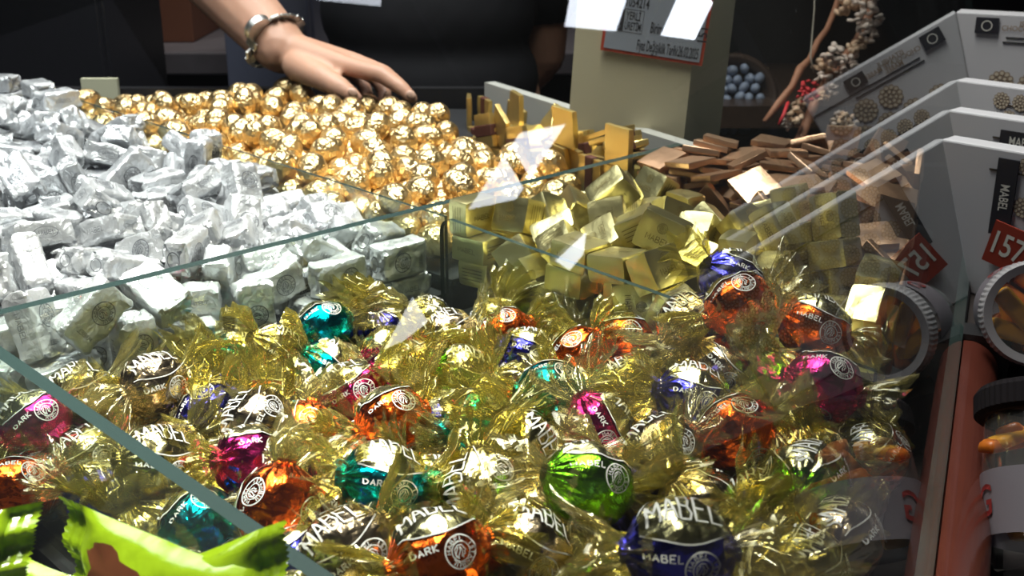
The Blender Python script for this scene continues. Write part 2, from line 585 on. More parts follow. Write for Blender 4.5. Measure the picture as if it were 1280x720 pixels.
# rail: rounded mahogany moulding outside the pane, a flat inner strip inside
prof = []
for k in range(15):
    a = math.pi * 0.5 - math.pi * 0.62 * k / 14
    prof.append((0.003 + 0.022 * math.cos(a) if k else 0.001, RAIL_Z - 0.022 + 0.0225 * math.sin(a)))
prof = [(0.001, RAIL_Z - 0.075)] + [(0.001, RAIL_Z)] + prof[1:] + [(0.018, RAIL_Z - 0.05), (0.018, RAIL_Z - 0.075)]
vs, fs = [], []
r0, r1 = -0.75, 0.075
mid = rail_pt((r0 + r1) / 2)
for t in (r0, r1):
    for s, z in prof:
        p = rail_pt(t, s, z)
        vs.append((p.x - mid.x, p.y - mid.y, p.z - mid.z))
n = len(prof)
for i in range(n):
    j = (i + 1) % n
    fs.append((i, j, n + j, n + i))
fs += [tuple(reversed(range(n))), tuple(range(n, 2 * n))]
bm = bmesh.new()
m0 = mesh('t', vs, fs)
bm.from_mesh(m0)
rail = link('wooden_rail', from_bm('wooden_rail', bm, M['wood']))
for p in rail.data.polygons: p.use_smooth = len(p.vertices) == 4
rail.location = mid
tag(rail, 'glossy reddish mahogany rail at the foot of the slanted pane', 'rail')
bk = prism('end_bracket', [rail_pt(0.076, 0.0), rail_pt(0.098, 0.0), rail_pt(0.098, 0.03), rail_pt(0.076, 0.03)], RAIL_Z - 0.075, RAIL_Z + 0.004, M['black'], rail)
bk.matrix_parent_inverse = rail.matrix_world.inverted() if False else Matrix.Translation(-mid)
ap = prism('counter_front', [rail_pt(-0.75, 0.0), rail_pt(0.44, 0.0), rail_pt(0.44, 0.018), rail_pt(-0.75, 0.018)], 0.0, RAIL_Z - 0.0755, M['black'], counter)

# bay rims at the back
def rim(name, A, B, z0, z1, th, mat):
    A = Vector((A[0], A[1], 0)); B = Vector((B[0], B[1], 0))
    d = (B - A).normalized(); n = Vector((d.y, -d.x, 0)) * th / 2
    return prism(name, [A - n, B - n, B + n, A + n], z0, z1, mat, counter)


ra_, rb_, rc_ = at_h(590, 106, .236), at_h(720, 150, .236), at_h(842, 188, .236)
back_y = 1.487
rim('bay_rim', (ra_.x + 0.02, ra_.y + 0.02), (0.172, 1.03), 0.86, CAM_Z - 0.236, 0.014, M['white_plastic'])
rim('bay_rim', (-0.95, back_y), (-0.03, back_y), 0.86, CAM_Z - 0.262, 0.016, M['black'])
rim('bay_rim', (0.165, 1.075), (0.435, 1.075), 0.86, CAM_Z - 0.262, 0.016, M['black'])
pp = at_d(118, 122, 1.45)
box_obj('bay_post', (pp.x, 1.47, CAM_Z - 0.275), (0.045, 0.008, 0.055), M['cream_side'], parent=counter)

# ---------------------------------------------------------------- print: letters from short strokes, seals
GL = {
    'M': [[(0, 0), (0, 1), (.5, .35), (1, 1), (1, 0)]], 'A': [[(0, 0), (.5, 1), (1, 0)], [(.2, .36), (.8, .36)]],
    'B': [[(0, 0), (0, 1), (.75, .95), (.85, .75), (.7, .53), (0, .52)], [(.7, .53), (1, .28), (.8, .03), (0, 0)]],
    'E': [[(1, 1), (0, 1), (0, 0), (1, 0)], [(0, .52), (.8, .52)]], 'L': [[(0, 1), (0, 0), (.9, 0)]],
    'I': [[(.5, 0), (.5, 1)]], 'S': [[(1, .85), (.6, 1), (.1, .85), (.15, .6), (.85, .42), (.95, .15), (.5, 0), (0, .14)]],
    'T': [[(0, 1), (1, 1)], [(.5, 1), (.5, 0)]], 'N': [[(0, 0), (0, 1), (1, 0), (1, 1)]], 'U': [[(0, 1), (0, .2), (.3, 0), (.7, 0), (1, .2), (1, 1)]],
    'D': [[(0, 0), (0, 1), (.6, .95), (1, .6), (1, .4), (.6, .05), (0, 0)]], 'R': [[(0, 0), (0, 1), (.8, .95), (.9, .7), (.7, .5), (0, .48)], [(.5, .48), (1, 0)]],
    'K': [[(0, 0), (0, 1)], [(1, 1), (.05, .45), (1, 0)]], ' ': [],
}


class Ink:
    """Collects flat strokes in (s, t) and maps them through a function onto a surface."""
    def __init__(self): self.vs, self.fs = [], []

    def stroke(self, pts, w, f, step=None):
        if step:
            q = [pts[0]]
            for a, b in zip(pts, pts[1:]):
                k = max(1, int(math.hypot(b[0] - a[0], b[1] - a[1]) / step))
                q += [(a[0] + (b[0] - a[0]) * i / k, a[1] + (b[1] - a[1]) * i / k) for i in range(1, k + 1)]
            pts = q
        n = len(pts)
        base = len(self.vs)
        for i, p in enumerate(pts):
            a = pts[max(0, i - 1)]; b = pts[min(n - 1, i + 1)]
            dx, dy = b[0] - a[0], b[1] - a[1]
            l = math.hypot(dx, dy) or 1
            ox, oy = -dy / l * w / 2, dx / l * w / 2
            self.vs += [f(p[0] + ox, p[1] + oy), f(p[0] - ox, p[1] - oy)]
        for i in range(n - 1):
            k = base + 2 * i
            self.fs.append((k, k + 1, k + 3, k + 2))

    def word(self, txt, x0, y0, cw, ch, gap, w, f, step=None):
        tot = len(txt) * cw + (len(txt) - 1) * gap
        for i, c in enumerate(txt):
            ox = x0 - tot / 2 + i * (cw + gap)
            for st in GL[c]:
                self.stroke([(ox + p[0] * cw, y0 - ch / 2 + p[1] * ch) for p in st], w, f, step)

    def ring(self, r, w, f, n=28):
        self.stroke([(r * math.cos(2 * math.pi * i / n), r * math.sin(2 * math.pi * i / n)) for i in range(n + 1)], w, f)

    def seal(self, r, f, n=28):
        self.ring(r, r * .09, f, n); self.ring(r * .58, r * .06, f, n)
        txt = 'MABEL ISTANBUL '
        for i, c in enumerate(txt):
            a = math.pi * .95 - 2 * math.pi * i / len(txt)
            cw, ch = r * .2, r * .26
            for st in GL[c]:
                P = []
                for p in st:
                    q, rr = (p[0] - .5) * cw, r * .65 + p[1] * ch
                    P.append((rr * math.cos(a - q / rr), rr * math.sin(a - q / rr)))
                self.stroke(P, r * .055, f)
        h = r * .5
        self.stroke([(h * -.3, h * .8), (h * .2, h * .75), (h * .45, h * .3), (h * .62, h * .05), (h * .4, 0), (h * .42, -h * .4), (h * .1, -h * .45), (h * .1, -h * .8)], r * .07, f)
        for k in range(3):
            self.stroke([(h * (-.1 - .22 * k) + h * .25 * math.sin(j * .8 + k), h * (.6 - .3 * j)) for j in range(5)], r * .06, f)
        self.stroke([(-h * .3, h * .8), (-h * .75, h * .4), (-h * .8, -h * .2), (-h * .45, -h * .75)], r * .07, f)

    def data(self, name, mat):
        return mesh(name, self.vs, self.fs, mat)


# ---------------------------------------------------------------- packed positions of the heaps (settled by gravity beforehand)
PACK = {
    'silver': [
     (-3650,10666,10072,92,0,0,40), (-2817,9824,10195,69,-13,69,13), (-6627,13084,10072,59,0,0,81), (-2554,9558,10072,36,0,0,93),
     (-3729,9827,10072,25,0,0,97), (-2785,8630,10072,79,0,0,62), (-3949,11139,10072,51,0,0,86), (-3157,6722,10110,67,-67,-21,21),
     (-1978,7874,10072,72,0,0,-70), (-6035,12509,10072,55,0,0,84), (-6179,12823,10072,98,0,0,21), (-6087,13432,10195,61,-36,-61,-36),
     (-4515,9956,10195,67,-21,-67,-21), (-4403,11500,10195,57,42,57,-42), (-4727,11941,10110,27,-27,65,-65), (-4187,8844,10072,81,0,0,59),
     (-3476,8733,10072,31,0,0,95), (-2747,7861,10072,100,0,0,-9), (-3978,7719,10072,70,0,0,-72), (-5096,12349,10072,93,0,0,36),
     (-5452,12011,10072,80,0,0,60), (-3047,9082,10072,85,0,0,52), (-1141,8568,10072,99,0,0,13), (-6474,13903,10072,100,0,0,-3),
     (-3292,10323,10072,71,0,0,-70), (-4671,11062,10110,7,-7,-70,70), (-5094,11512,10072,95,0,0,32), (-4542,9201,10072,96,0,0,-28),
     (-5384,12959,10072,100,0,0,-3), (-2270,8141,10072,77,0,0,64), (-4498,10674,10072,86,0,0,52), (-5735,13212,10110,7,7,-70,-70),
     (-3775,9089,10072,98,0,0,-22), (-4919,10353,10072,52,0,0,-86), (-3876,8390,10072,78,0,0,63), (-3021,8335,10072,99,0,0,-16),
     (-5299,10802,10072,87,0,0,-49), (-3311,9618,10072,4,0,0,-100), (-1775,8743,10072,83,0,0,56), (-1552,8006,10110,67,67,22,22),
     (-4093,9543,10110,21,21,-67,-67), (-2733,7048,10110,65,65,27,27), (-5573,11272,10072,99,0,0,13), (-2326,9167,10072,38,0,0,-93),
     (-3997,10237,10195,62,34,-62,34), (-3675,7131,10110,71,71,-3,-3), (-3169,7584,10072,80,0,0,-59), (-3645,7954,10195,33,-62,-33,-62),
     (-2323,7534,10072,41,0,0,-91), (-2630,8060,10211,43,-11,34,83), (-4331,11188,10072,58,0,0,81), (-2314,7209,10201,58,41,54,-44),
     (-2794,8977,10197,47,-20,-21,-83), (-834,8248,10072,38,0,0,-93), (-3273,9913,10073,10,0,0,-99), (-4731,10708,10203,48,-68,-19,52),
     (-5254,11870,10212,93,1,28,-24), (-3950,8872,10295,9,9,-70,-70), (-4732,9758,10453,8,-27,50,82), (-3515,10576,10257,7,0,0,-100),
     (-5641,11474,10212,49,-48,37,63), (-1454,8701,10110,60,-60,-37,37), (-4089,9857,10110,33,33,-63,-63), (-6024,12935,10257,100,0,0,-3),
     (-6182,13149,10072,10,0,0,-99), (-3664,7580,10072,51,0,0,-86), (-3711,9438,10137,27,17,50,80), (-1351,7784,10072,31,0,0,-95),
     (-5926,12049,10072,83,0,0,56), (-4760,11391,10072,97,0,0,23), (-1990,7561,10361,7,-70,-13,70), (-3291,8016,10110,46,-46,54,-54),
     (-3639,8648,10257,3,0,0,-100), (-4348,9077,10257,98,0,0,-17), (-2394,8544,10135,15,5,-34,-93), (-2593,9328,10229,2,30,32,-90),
     (-2968,10253,10072,76,0,0,-65), (-6513,13743,10256,22,5,-31,92), (-3195,8354,10257,100,0,0,-7), (-1971,9155,10072,46,0,0,-89),
     (-3390,8997,10195,21,-67,21,67), (-3111,6383,10110,4,-4,-71,71), (-6099,13770,10195,42,-57,42,57), (-5604,12510,10138,12,-28,87,-38),
     (-5213,10088,10072,85,0,0,-53), (-4879,12067,10110,28,-28,65,-65), (-4240,8385,10072,99,0,0,-15), (-3985,11730,10195,66,-27,66,27),
     (-1867,8285,10134,9,3,-33,-94), (-2578,10102,10072,38,0,0,-93), (-4296,10313,10072,51,0,0,-86), (-3934,8039,10330,61,42,66,-1),
     (-3790,10781,10325,36,-58,15,71), (-4296,11851,10110,62,62,34,34), (-3097,7042,10072,95,0,0,31), (-2764,7539,10072,24,0,0,97),
     (-2706,6815,10110,65,65,27,27), (-2936,9535,10195,39,59,-39,59), (-5278,10869,10257,80,0,0,61), (-3667,10200,10072,47,0,0,-88),
     (-1939,8447,10232,93,-31,-12,-17), (-3332,9554,10257,22,0,0,-98), (-3003,9160,10258,47,0,0,-88), (-3093,6958,10310,92,-25,-8,29),
     (-6442,13036,10442,0,3,100,0), (-4124,10777,10156,75,24,-9,-61), (-1281,8285,10202,89,30,13,-33), (-2540,9590,10295,70,-70,6,-6),
     (-2972,10501,10257,37,-2,-4,-93), (-3975,7681,10257,93,0,0,-36), (-4607,11078,10370,36,-36,-61,61), (-3432,10153,10295,71,-71,-1,1),
     (-2187,7776,10295,51,-51,49,-49), (-4230,9978,10110,33,33,-63,-63), (-2525,8870,10233,44,44,12,77), (-3614,8241,10217,59,-66,45,-5),
     (-2034,9521,10072,39,0,0,-92), (-5108,12226,10347,66,-24,10,-71), (-2802,8492,10257,73,0,0,68), (-4273,11776,10473,54,17,21,80),
     (-3053,10150,10403,38,-67,64,1), (-4669,11880,10332,98,0,0,-19), (-3658,9022,10378,54,29,65,45), (-6356,14078,10243,82,-35,-15,-43),
     (-2559,7468,10257,56,0,0,83), (-5083,9732,10195,69,16,-69,16), (-4036,9202,10341,57,3,71,41), (-4679,10192,10072,51,0,0,-86),
     (-5646,12713,10206,92,-33,-22,3), (-5715,13313,10332,76,0,0,-66), (-3190,10850,10072,0,-38,-92,0), (-3618,9806,10257,53,0,0,85),
     (-5692,11015,10271,50,67,-28,-47), (-1735,7375,10195,38,-60,38,60), (-1658,9183,10200,82,3,30,-48), (-5630,11725,10241,87,25,-42,7),
     (-3783,10344,10484,73,-11,5,-67), (-6257,12168,10110,38,-38,-60,60), (-3165,8639,10264,31,-24,-44,-81), (-3454,6350,10195,16,69,16,-69),
     (-5179,11510,10257,96,0,0,-27), (-2906,7773,10311,84,23,13,47), (-4500,8673,10213,18,57,13,-79), (-2101,7029,10110,19,-19,68,-68),
     (-4044,8507,10257,53,0,0,85), (-1654,7682,10275,63,68,15,33), (-6515,13089,10257,46,0,0,-89), (-3775,11446,10072,93,0,0,-37),
     (-4645,9570,10072,24,0,0,97), (-2341,6735,10195,27,65,-27,65), (-4996,10752,10215,82,1,24,52), (-3430,7458,10181,52,25,-7,-81),
     (-3847,7583,10442,85,0,0,-53), (-5396,12996,10295,71,-71,4,-4), (-2792,7109,10375,66,61,-37,-23), (-3521,11060,10211,54,-81,-16,-15),
     (-5652,11996,10328,24,-43,23,84), (-4148,10510,10318,41,14,5,-90), (-1229,7813,10295,66,66,27,27), (-2581,9644,10517,69,0,0,73),
     (-4596,11970,10555,48,-48,-52,52), (-3157,9879,10528,60,23,49,-59), (-4102,11401,10322,39,77,-14,49), (-5055,11875,10441,77,40,-8,49),
     (-6749,13454,10176,67,-22,11,70), (-3177,6090,10110,70,70,13,13), (-3540,8667,10493,95,4,-12,28), (-4470,9501,10257,63,0,0,78),
     (-4819,10083,10344,91,21,17,31), (-4909,9371,10210,68,46,-54,-18), (-4658,8982,10425,3,54,83,12), (-4505,10615,10257,84,0,0,54),
     (-2857,9247,10443,39,0,0,-92), (-5743,12661,10442,0,46,84,27), (-4200,9997,10332,88,0,0,-47), (-1714,8815,10314,27,-89,-37,11),
     (-4018,8499,10479,93,15,-5,-33), (-5161,12711,10185,42,-90,-13,-7), (-3282,9253,10195,31,-64,-31,-64), (-1765,8026,10317,30,10,-30,-90),
     (-2065,7290,10195,56,43,56,-43), (-3095,7972,10321,72,-43,-17,52), (-1003,8408,10371,52,20,-49,-67), (-3783,11521,10415,53,4,-71,46),
     (-2771,10292,10251,93,1,5,38), (-3475,6723,10110,40,40,-58,-58), (-2534,7740,10486,83,51,-24,-3), (-2364,8263,10327,97,-3,18,16),
     (-2160,9793,10195,65,-28,-65,-28), (-3787,9345,10466,51,-60,23,57), (-5949,11615,10195,38,-60,38,60), (-3187,6539,10332,30,0,0,-95),
     (-4761,11362,10337,64,-69,-15,29), (-2228,8805,10209,80,-34,8,49), (-4913,10906,10390,92,-5,13,37), (-3007,8777,10423,90,-38,-7,-19),
     (-5429,10822,10442,90,0,0,44), (-4257,8046,10289,36,-39,-63,57), (-5723,13275,10518,81,0,0,59), (-5190,10301,10257,17,0,0,99),
     (-5310,11463,10472,86,11,6,49), (-3579,8002,10502,90,0,0,43), (-3551,9885,10442,16,0,0,99), (-3089,7417,10322,87,17,26,-39),
     (-2264,7014,10453,32,16,-23,91), (-3435,10338,10295,71,-71,-1,1), (-3224,6952,10527,55,21,63,50), (-4722,9433,10295,59,-59,39,-39),
     (-5819,13324,10702,99,0,0,-12), (-3597,9425,10550,80,-11,56,17), (-4263,8957,10531,90,43,-7,9), (-2808,7496,10503,43,-10,-13,-89),
     (-4032,9846,10544,98,6,18,11), (-3740,8223,10563,43,-13,-1,-89), (-4893,11565,10470,86,15,37,32), (-5523,12294,10285,86,-46,20,12),
     (-4329,11053,10583,77,-18,13,60), (-2008,8222,10456,62,-12,-14,76), (-2423,8869,10413,33,-37,27,-82), (-1907,9410,10321,31,21,-51,-77),
     (-3421,10586,10442,100,0,0,-5), (-6050,12472,10257,32,0,0,-95), (-4233,9441,10415,91,3,18,38), (-5228,12917,10702,0,-89,45,0),
     (-2203,7575,10555,46,-46,54,-54), (-3466,7685,10402,42,2,-21,-88), (-1382,7976,10418,37,-29,-6,-88), (-2771,10401,10562,29,69,-26,61),
     (-5050,11147,10485,27,-19,26,91), (-4367,8374,10400,72,-25,-41,-49), (-5419,11748,10548,74,-48,-18,44), (-2659,6426,10110,66,66,27,27),
     (-6432,12646,10364,14,77,17,-60), (-3324,7242,10308,84,10,40,-37), (-4865,12388,10395,94,-14,26,-19), (-5248,10355,10442,22,0,0,-97),
     (-3234,9001,10557,34,-25,8,-90), (-2385,9902,10072,37,0,0,-93), (-3526,10057,10618,96,-23,11,12), (-5331,12902,10517,2,0,0,100),
     (-2955,9529,10508,40,3,0,-92), (-4452,11523,10602,10,-40,-62,67), (-6411,13508,10365,21,-9,87,-45), (-4790,9935,10541,80,-52,-6,31),
     (-3350,8354,10480,21,-21,-68,68), (-1976,9018,10367,93,-33,-14,2), (-4097,10220,10517,73,0,0,-68), (-2738,6775,10370,71,71,1,1),
     (-4614,10670,10488,4,5,11,99), (-2271,9355,10409,56,51,14,64), (-3844,7469,10665,46,-46,-54,54), (-3922,9085,10669,82,35,17,-41),
     (-2515,10045,10380,36,-61,-36,-61), (-2665,8122,10543,4,36,44,-82), (-5474,11123,10571,91,-25,-34,-3), (-3975,11229,10295,66,-66,-25,25),
     (-1251,8679,10326,38,3,-46,-80), (-2218,8037,10560,75,14,-12,-63), (-1634,8363,10388,77,-32,8,55), (-5195,11756,10702,78,-8,20,-58),
     (-2838,7964,10576,26,-12,20,94), (-3456,10299,10680,69,-24,28,62), (-2764,10109,10562,66,3,75,-3), (-2563,7364,10506,42,-15,-7,-89),
     (-4561,10305,10466,15,28,35,88), (-5262,12182,10547,13,-51,-1,85), (-3771,7143,10332,85,0,0,-53), (-4751,12424,10537,90,-17,23,-34),
     (-2520,6561,10484,54,71,5,46), (-3797,11253,10612,20,24,94,-9), (-4228,10808,10468,2,-70,59,-40), (-3140,7248,10535,9,52,47,71),
     (-3840,11020,10396,80,-47,-22,31), (-4652,11926,10777,44,0,0,-90), (-4028,7865,10597,18,21,19,-94), (-6788,13623,10384,30,-94,-12,-6),
     (-3781,9754,10679,65,57,-21,-46), (-3012,10629,10545,33,23,25,88), (-4609,11329,10629,89,-18,-15,-39), (-2177,9217,10550,39,47,-4,79),
     (-4095,8354,10660,53,75,-32,-26), (-3229,9596,10584,3,45,-55,-71), (-2847,6505,10433,14,59,4,80), (-6065,12131,10419,82,-40,-22,33),
     (-2227,9821,10502,37,0,0,93), (-831,8200,10295,26,-26,66,-66), (-2066,8687,10429,77,8,41,-49), (-5084,10697,10582,23,-20,-32,90),
     (-1528,9128,10329,88,7,30,-36), (-5278,12499,10455,16,85,-23,45), (-2551,9171,10572,18,83,48,22), (-4440,9604,10465,12,39,-91,-2),
     (-5914,12055,10325,80,-41,-20,39), (-1397,8849,10403,27,-15,26,-92), (-3329,7864,10569,89,-21,-3,41), (-5110,10140,10489,77,-58,-24,11),
     (-3875,9588,10447,22,-27,-7,-94), (-3117,8519,10623,80,-32,14,-48), (-5020,11240,10660,6,-13,29,94), (-2701,8488,10512,16,-16,-17,-96),
    ],
    'egg': [
     (-3000,13805,10199,30,12,-39,-86), (-1970,11012,10204,68,-38,9,-62), (-1348,12377,10199,15,-13,-29,94), (-829,9703,10202,94,8,-11,-32),
     (-3901,12554,10200,98,-16,5,-8), (-718,10607,10202,94,14,0,31), (-3707,11989,10203,46,-31,64,-54), (-1509,11165,10200,60,-26,-25,72),
     (-358,8870,10200,60,-38,51,-48), (-1139,10235,10200,17,-1,16,97), (-1590,11470,10205,39,-3,-7,-92), (-2502,12533,10201,75,-15,-2,-64),
     (-3579,12300,10201,61,-2,-15,-78), (1,10105,10201,1,-11,10,-99), (-3460,13401,10202,26,9,-64,-72), (-674,11156,10199,88,25,19,37),
     (-2523,14210,10201,56,-3,-14,-81), (-4848,13479,10201,99,10,-11,-3), (-2975,12351,10199,92,-28,15,-23), (257,10632,10203,90,-3,12,-41),
     (-1262,13281,10206,92,-4,-4,-39), (-595,11503,10203,16,10,-7,-98), (-930,11912,10203,6,-21,34,-92), (-2592,13701,10201,40,-14,5,-91),
     (-2698,12021,10200,30,9,-14,-94), (-4402,13860,10201,49,-14,3,-86), (-3223,11595,10200,81,-16,-6,56), (-498,11892,10204,99,0,-12,2),
     (-1868,12407,10199,12,4,31,-94), (-1921,14293,10208,23,52,-81,14), (-5208,14002,10201,59,-15,2,-80), (-640,10146,10199,10,-3,-41,91),
     (-1736,13305,10224,79,1,55,28), (-2740,11624,10200,92,13,10,36), (-1119,9787,10201,85,3,-14,-50), (179,9270,10201,76,13,-8,-63),
     (205,9601,10200,30,1,17,94), (-3859,13000,10202,39,-12,5,91), (-2213,11598,10204,31,27,11,90), (719,9771,10202,3,-16,73,66),
     (-4394,13331,10200,47,-42,-64,43), (-2650,12928,10200,72,9,14,67), (-3716,14260,10201,53,15,3,84), (-1656,10270,10201,76,1,-15,-63),
     (-1220,10606,10199,37,-25,52,-73), (-2182,12945,10224,78,-38,-34,-36), (-4701,13826,10199,26,-1,32,-91), (-318,10236,10200,85,12,12,50),
     (-2664,13314,10199,50,23,-22,-81), (-2171,13366,10200,50,-12,-12,85), (-3838,13743,10202,38,-49,47,-63), (-373,9181,10199,91,41,-4,-6),
     (-353,9711,10213,23,-28,24,90), (-1884,12891,10202,0,5,13,99), (-2047,13895,10202,88,-48,-2,2), (-2185,12412,10203,87,39,-6,28),
     (-2371,11155,10200,60,-6,15,-78), (-1026,12346,10199,12,7,40,90), (-3865,13425,10199,48,-9,30,-82), (-3569,12924,10205,84,38,4,-39),
     (-1935,10170,10200,92,-16,-2,35), (-3097,13220,10201,60,-2,-14,-79), (-1901,11522,10199,77,20,24,55), (-1519,10616,10212,94,-11,-32,8),
     (-3273,11910,10199,47,-34,-47,67), (-1066,11528,10200,52,-29,56,-57), (-1889,10733,10199,11,-6,41,-91), (-1742,11989,10215,61,61,-6,50),
     (-821,9292,10223,22,-54,8,-80), (-3132,14318,10206,81,40,3,-43), (-3437,14325,10201,96,-24,9,-9), (-1095,10884,10199,81,36,-21,-42),
     (-3119,12885,10199,83,23,22,47), (-2637,11232,10202,44,-12,6,89), (-223,11125,10200,78,38,20,46), (-2425,10655,10199,68,-48,33,-45),
     (-3350,13803,10200,99,16,4,-2), (-4299,12906,10200,62,7,15,77), (-1421,11943,10200,94,14,9,30), (-1731,13785,10199,81,-58,-2,4),
     (-237,10566,10201,34,-7,-13,-93), (-1382,12930,10200,86,-27,-5,42), (-2231,11966,10199,80,-21,23,-52), (-1796,11223,10199,39,-29,-50,71),
     (-2725,13960,10200,67,28,-23,-65), (-275,9449,10200,29,16,-29,-90), (-2020,12662,10199,86,-39,12,-30), (-3602,13627,10207,49,-10,57,-65),
     (-2964,11809,10200,73,-63,-5,25), (-4882,14063,10199,91,-41,3,-10), (-3066,12085,10204,78,-28,-6,-56), (-2877,13073,10209,78,27,41,39),
     (-755,11712,10199,31,-3,32,-89), (-1889,10461,10199,10,26,-87,-40), (-3517,11785,10201,48,50,-60,-39), (-845,9008,10204,81,24,-32,-44),
     (-733,12333,10201,66,-9,11,-74), (-3841,12258,10199,65,-28,-30,64), (-391,11329,10200,35,10,-14,-92), (-1006,9513,10233,75,21,-59,21),
     (-1137,12102,10202,4,-15,74,66), (-1433,10093,10209,84,-36,11,39), (68,9852,10201,15,7,-14,-98), (-1556,9735,10203,82,30,-26,-41),
     (-1530,12178,10223,87,-25,-41,-13), (-528,10862,10202,98,-2,13,13), (-1321,11581,10219,53,-40,-11,-74), (-4015,14328,10201,44,-89,6,-2),
     (-64,10357,10232,49,-53,-28,-63), (-1358,10845,10221,50,-25,38,74), (202,10299,10213,36,-43,-83,-2), (-1145,12668,10202,68,37,29,56),
     (-954,10434,10227,56,-28,48,61), (-525,10409,10199,90,-32,-2,30), (-1770,14047,10205,92,-35,18,8), (-1986,11794,10202,11,13,2,-98),
     (-848,11359,10225,16,-54,-9,82), (-582,9524,10199,62,-14,28,-71), (-1628,10877,10213,58,-33,10,74), (-4393,14323,10199,4,3,-81,-58),
     (-2263,14099,10218,65,47,-59,-4), (-2432,13185,10202,41,-33,68,-51), (-595,9861,10206,53,-30,2,-80), (-3395,14063,10233,47,52,-42,58),
     (-5169,14306,10202,66,-70,27,-8), (-5162,13495,10199,89,-31,-4,34), (-935,9974,10213,30,-26,26,88), (-1439,13529,10199,53,24,-21,-79),
     (-2847,13553,10199,38,-28,-51,72), (-5444,13792,10199,74,-29,-13,59), (-1258,11296,10199,35,4,31,88), (-4103,12365,10223,42,9,-87,23),
     (-2005,12150,10213,64,-15,-57,49), (-4024,12794,10232,32,68,36,-55), (-4078,13850,10204,80,28,-7,53), (-4122,13111,10224,54,-54,-14,-62),
     (-3611,12659,10199,91,41,-5,-7), (-2478,11474,10208,75,56,-8,33), (-4568,13584,10208,50,53,20,65), (-823,10874,10211,59,-44,12,-67),
     (-4135,13382,10232,49,-49,-42,-58), (-2768,12543,10216,63,55,55,-3), (-2422,12948,10336,37,60,-9,-71), (-1668,11733,10200,79,58,11,15),
     (-109,8978,10220,68,-37,-19,-61), (-3195,13545,10201,80,2,-15,-58), (-3695,13223,10232,58,-33,69,28), (498,9587,10201,87,-19,16,-42),
     (-3132,12597,10230,55,-18,-79,-21), (-2415,12203,10205,3,-79,-54,29), (-2214,10868,10203,53,56,53,35), (-3369,13138,10204,43,-28,8,-86),
     (-2088,11302,10202,95,4,13,-29), (-2212,10416,10201,96,-12,-8,-24), (-14,10803,10199,87,-25,20,-38), (-2619,10896,10203,92,35,-19,-2),
     (-1911,13513,10200,12,6,-15,-98), (-4833,13155,10199,52,22,-35,-75), (-1658,12723,10200,44,-22,60,-63), (-1970,13143,10207,82,48,30,5),
     (-1103,12997,10200,62,20,29,70), (-3111,14043,10213,10,-29,53,79), (-2284,13724,10204,60,-13,-37,69), (-3298,12240,10199,42,30,-49,-70),
     (-2480,11768,10208,38,4,-57,73), (-2678,14331,10385,5,93,27,-26), (-1625,13045,10200,63,13,-10,-76), (366,10438,10377,87,-12,48,0),
     (-2156,11113,10368,72,-34,-60,-5), (9,11057,10318,56,-43,-1,71), (-2983,13402,10377,82,-22,-36,-39), (-2199,13163,10382,20,19,53,-80),
     (-441,9555,10421,34,-20,-92,-5), (-3663,13982,10297,29,-27,52,-76), (-5025,13788,10200,1,18,-97,16), (-697,12054,10302,33,-43,39,74),
     (455,9974,10200,16,-98,-7,-3), (-4208,14102,10213,26,26,-22,90), (-2121,10625,10343,99,-6,-11,-10), (-1665,13555,10342,60,5,-15,79),
     (484,10238,10219,49,-72,-3,-50), (-3477,12049,10337,63,-6,-3,77), (-849,11558,10395,76,-62,4,-19), (-4063,13611,10338,28,-82,22,45),
     (-760,9487,10390,35,-83,37,-25), (-883,12574,10208,20,-17,-54,-80), (-3125,12291,10410,44,52,-24,-69), (4,10579,10351,79,59,10,-13),
     (-4747,14315,10199,6,5,-58,-81), (-605,8749,10199,26,-34,-74,52), (-2783,13759,10384,29,-5,54,-79), (-2876,12097,10390,71,43,50,24),
     (-587,9029,10277,61,52,13,-58), (-4224,12614,10214,17,30,5,94), (-1727,9980,10215,23,-22,57,76), (-3916,13193,10380,37,-42,-5,82),
     (-2007,12835,10438,26,47,-22,-81), (-230,9943,10202,16,28,94,7), (-477,10639,10345,27,-37,-34,-82), (-2082,13652,10355,50,44,-52,-53),
     (-2015,14079,10383,98,1,-8,-17), (-4296,13603,10223,29,85,19,-40), (-331,11638,10201,25,-52,-79,21), (-1405,12639,10229,27,-58,21,74),
     (-5432,14171,10206,94,-26,-20,0), (-4547,13088,10208,18,18,-53,81), (-1813,12232,10386,47,6,-50,73), (-3400,11654,10414,12,16,-28,94),
     (-3573,13078,10435,35,11,-87,-32), (-1408,10368,10224,9,-85,17,-50), (-2457,13713,10425,83,-31,42,-19), (-2863,14222,10201,84,14,-4,53),
     (-1353,9858,10326,69,-17,-67,-19), (-1100,9266,10224,11,49,26,-83), (-2702,13130,10400,71,44,-24,-49), (-19,9515,10332,44,-33,65,-52),
     (-1766,11398,10407,11,45,83,31), (-87,9249,10229,14,-61,11,77), (-4551,12824,10223,11,-47,-12,87), (-2869,11105,10232,3,-76,3,65),
     (-990,10667,10357,19,-79,13,57), (-3221,13908,10412,99,4,-6,-15), (-2998,11550,10327,13,-46,79,-39), (-1299,11071,10350,61,-70,36,11),
     (-3695,12484,10384,97,-21,10,-7), (-1403,13138,10374,7,-21,45,87), (-2511,11972,10406,67,-10,21,71), (-4968,13616,10391,44,83,26,22),
     (-969,11123,10219,64,-65,-21,-36), (-1585,11875,10416,98,-21,-7,1), (-2882,12783,10234,69,7,-72,7), (-4642,13316,10328,33,55,-66,40),
     (-1798,13061,10400,55,-4,-9,83), (-2465,13957,10315,64,45,8,-62), (-2160,11806,10403,89,11,-1,45), (-1432,11331,10403,89,30,-27,-22),
     (-763,9843,10421,32,-54,-66,41), (-3252,12993,10401,72,-1,-6,69), (-3376,12482,10313,15,-12,6,98), (-2038,11524,10427,27,-32,19,89),
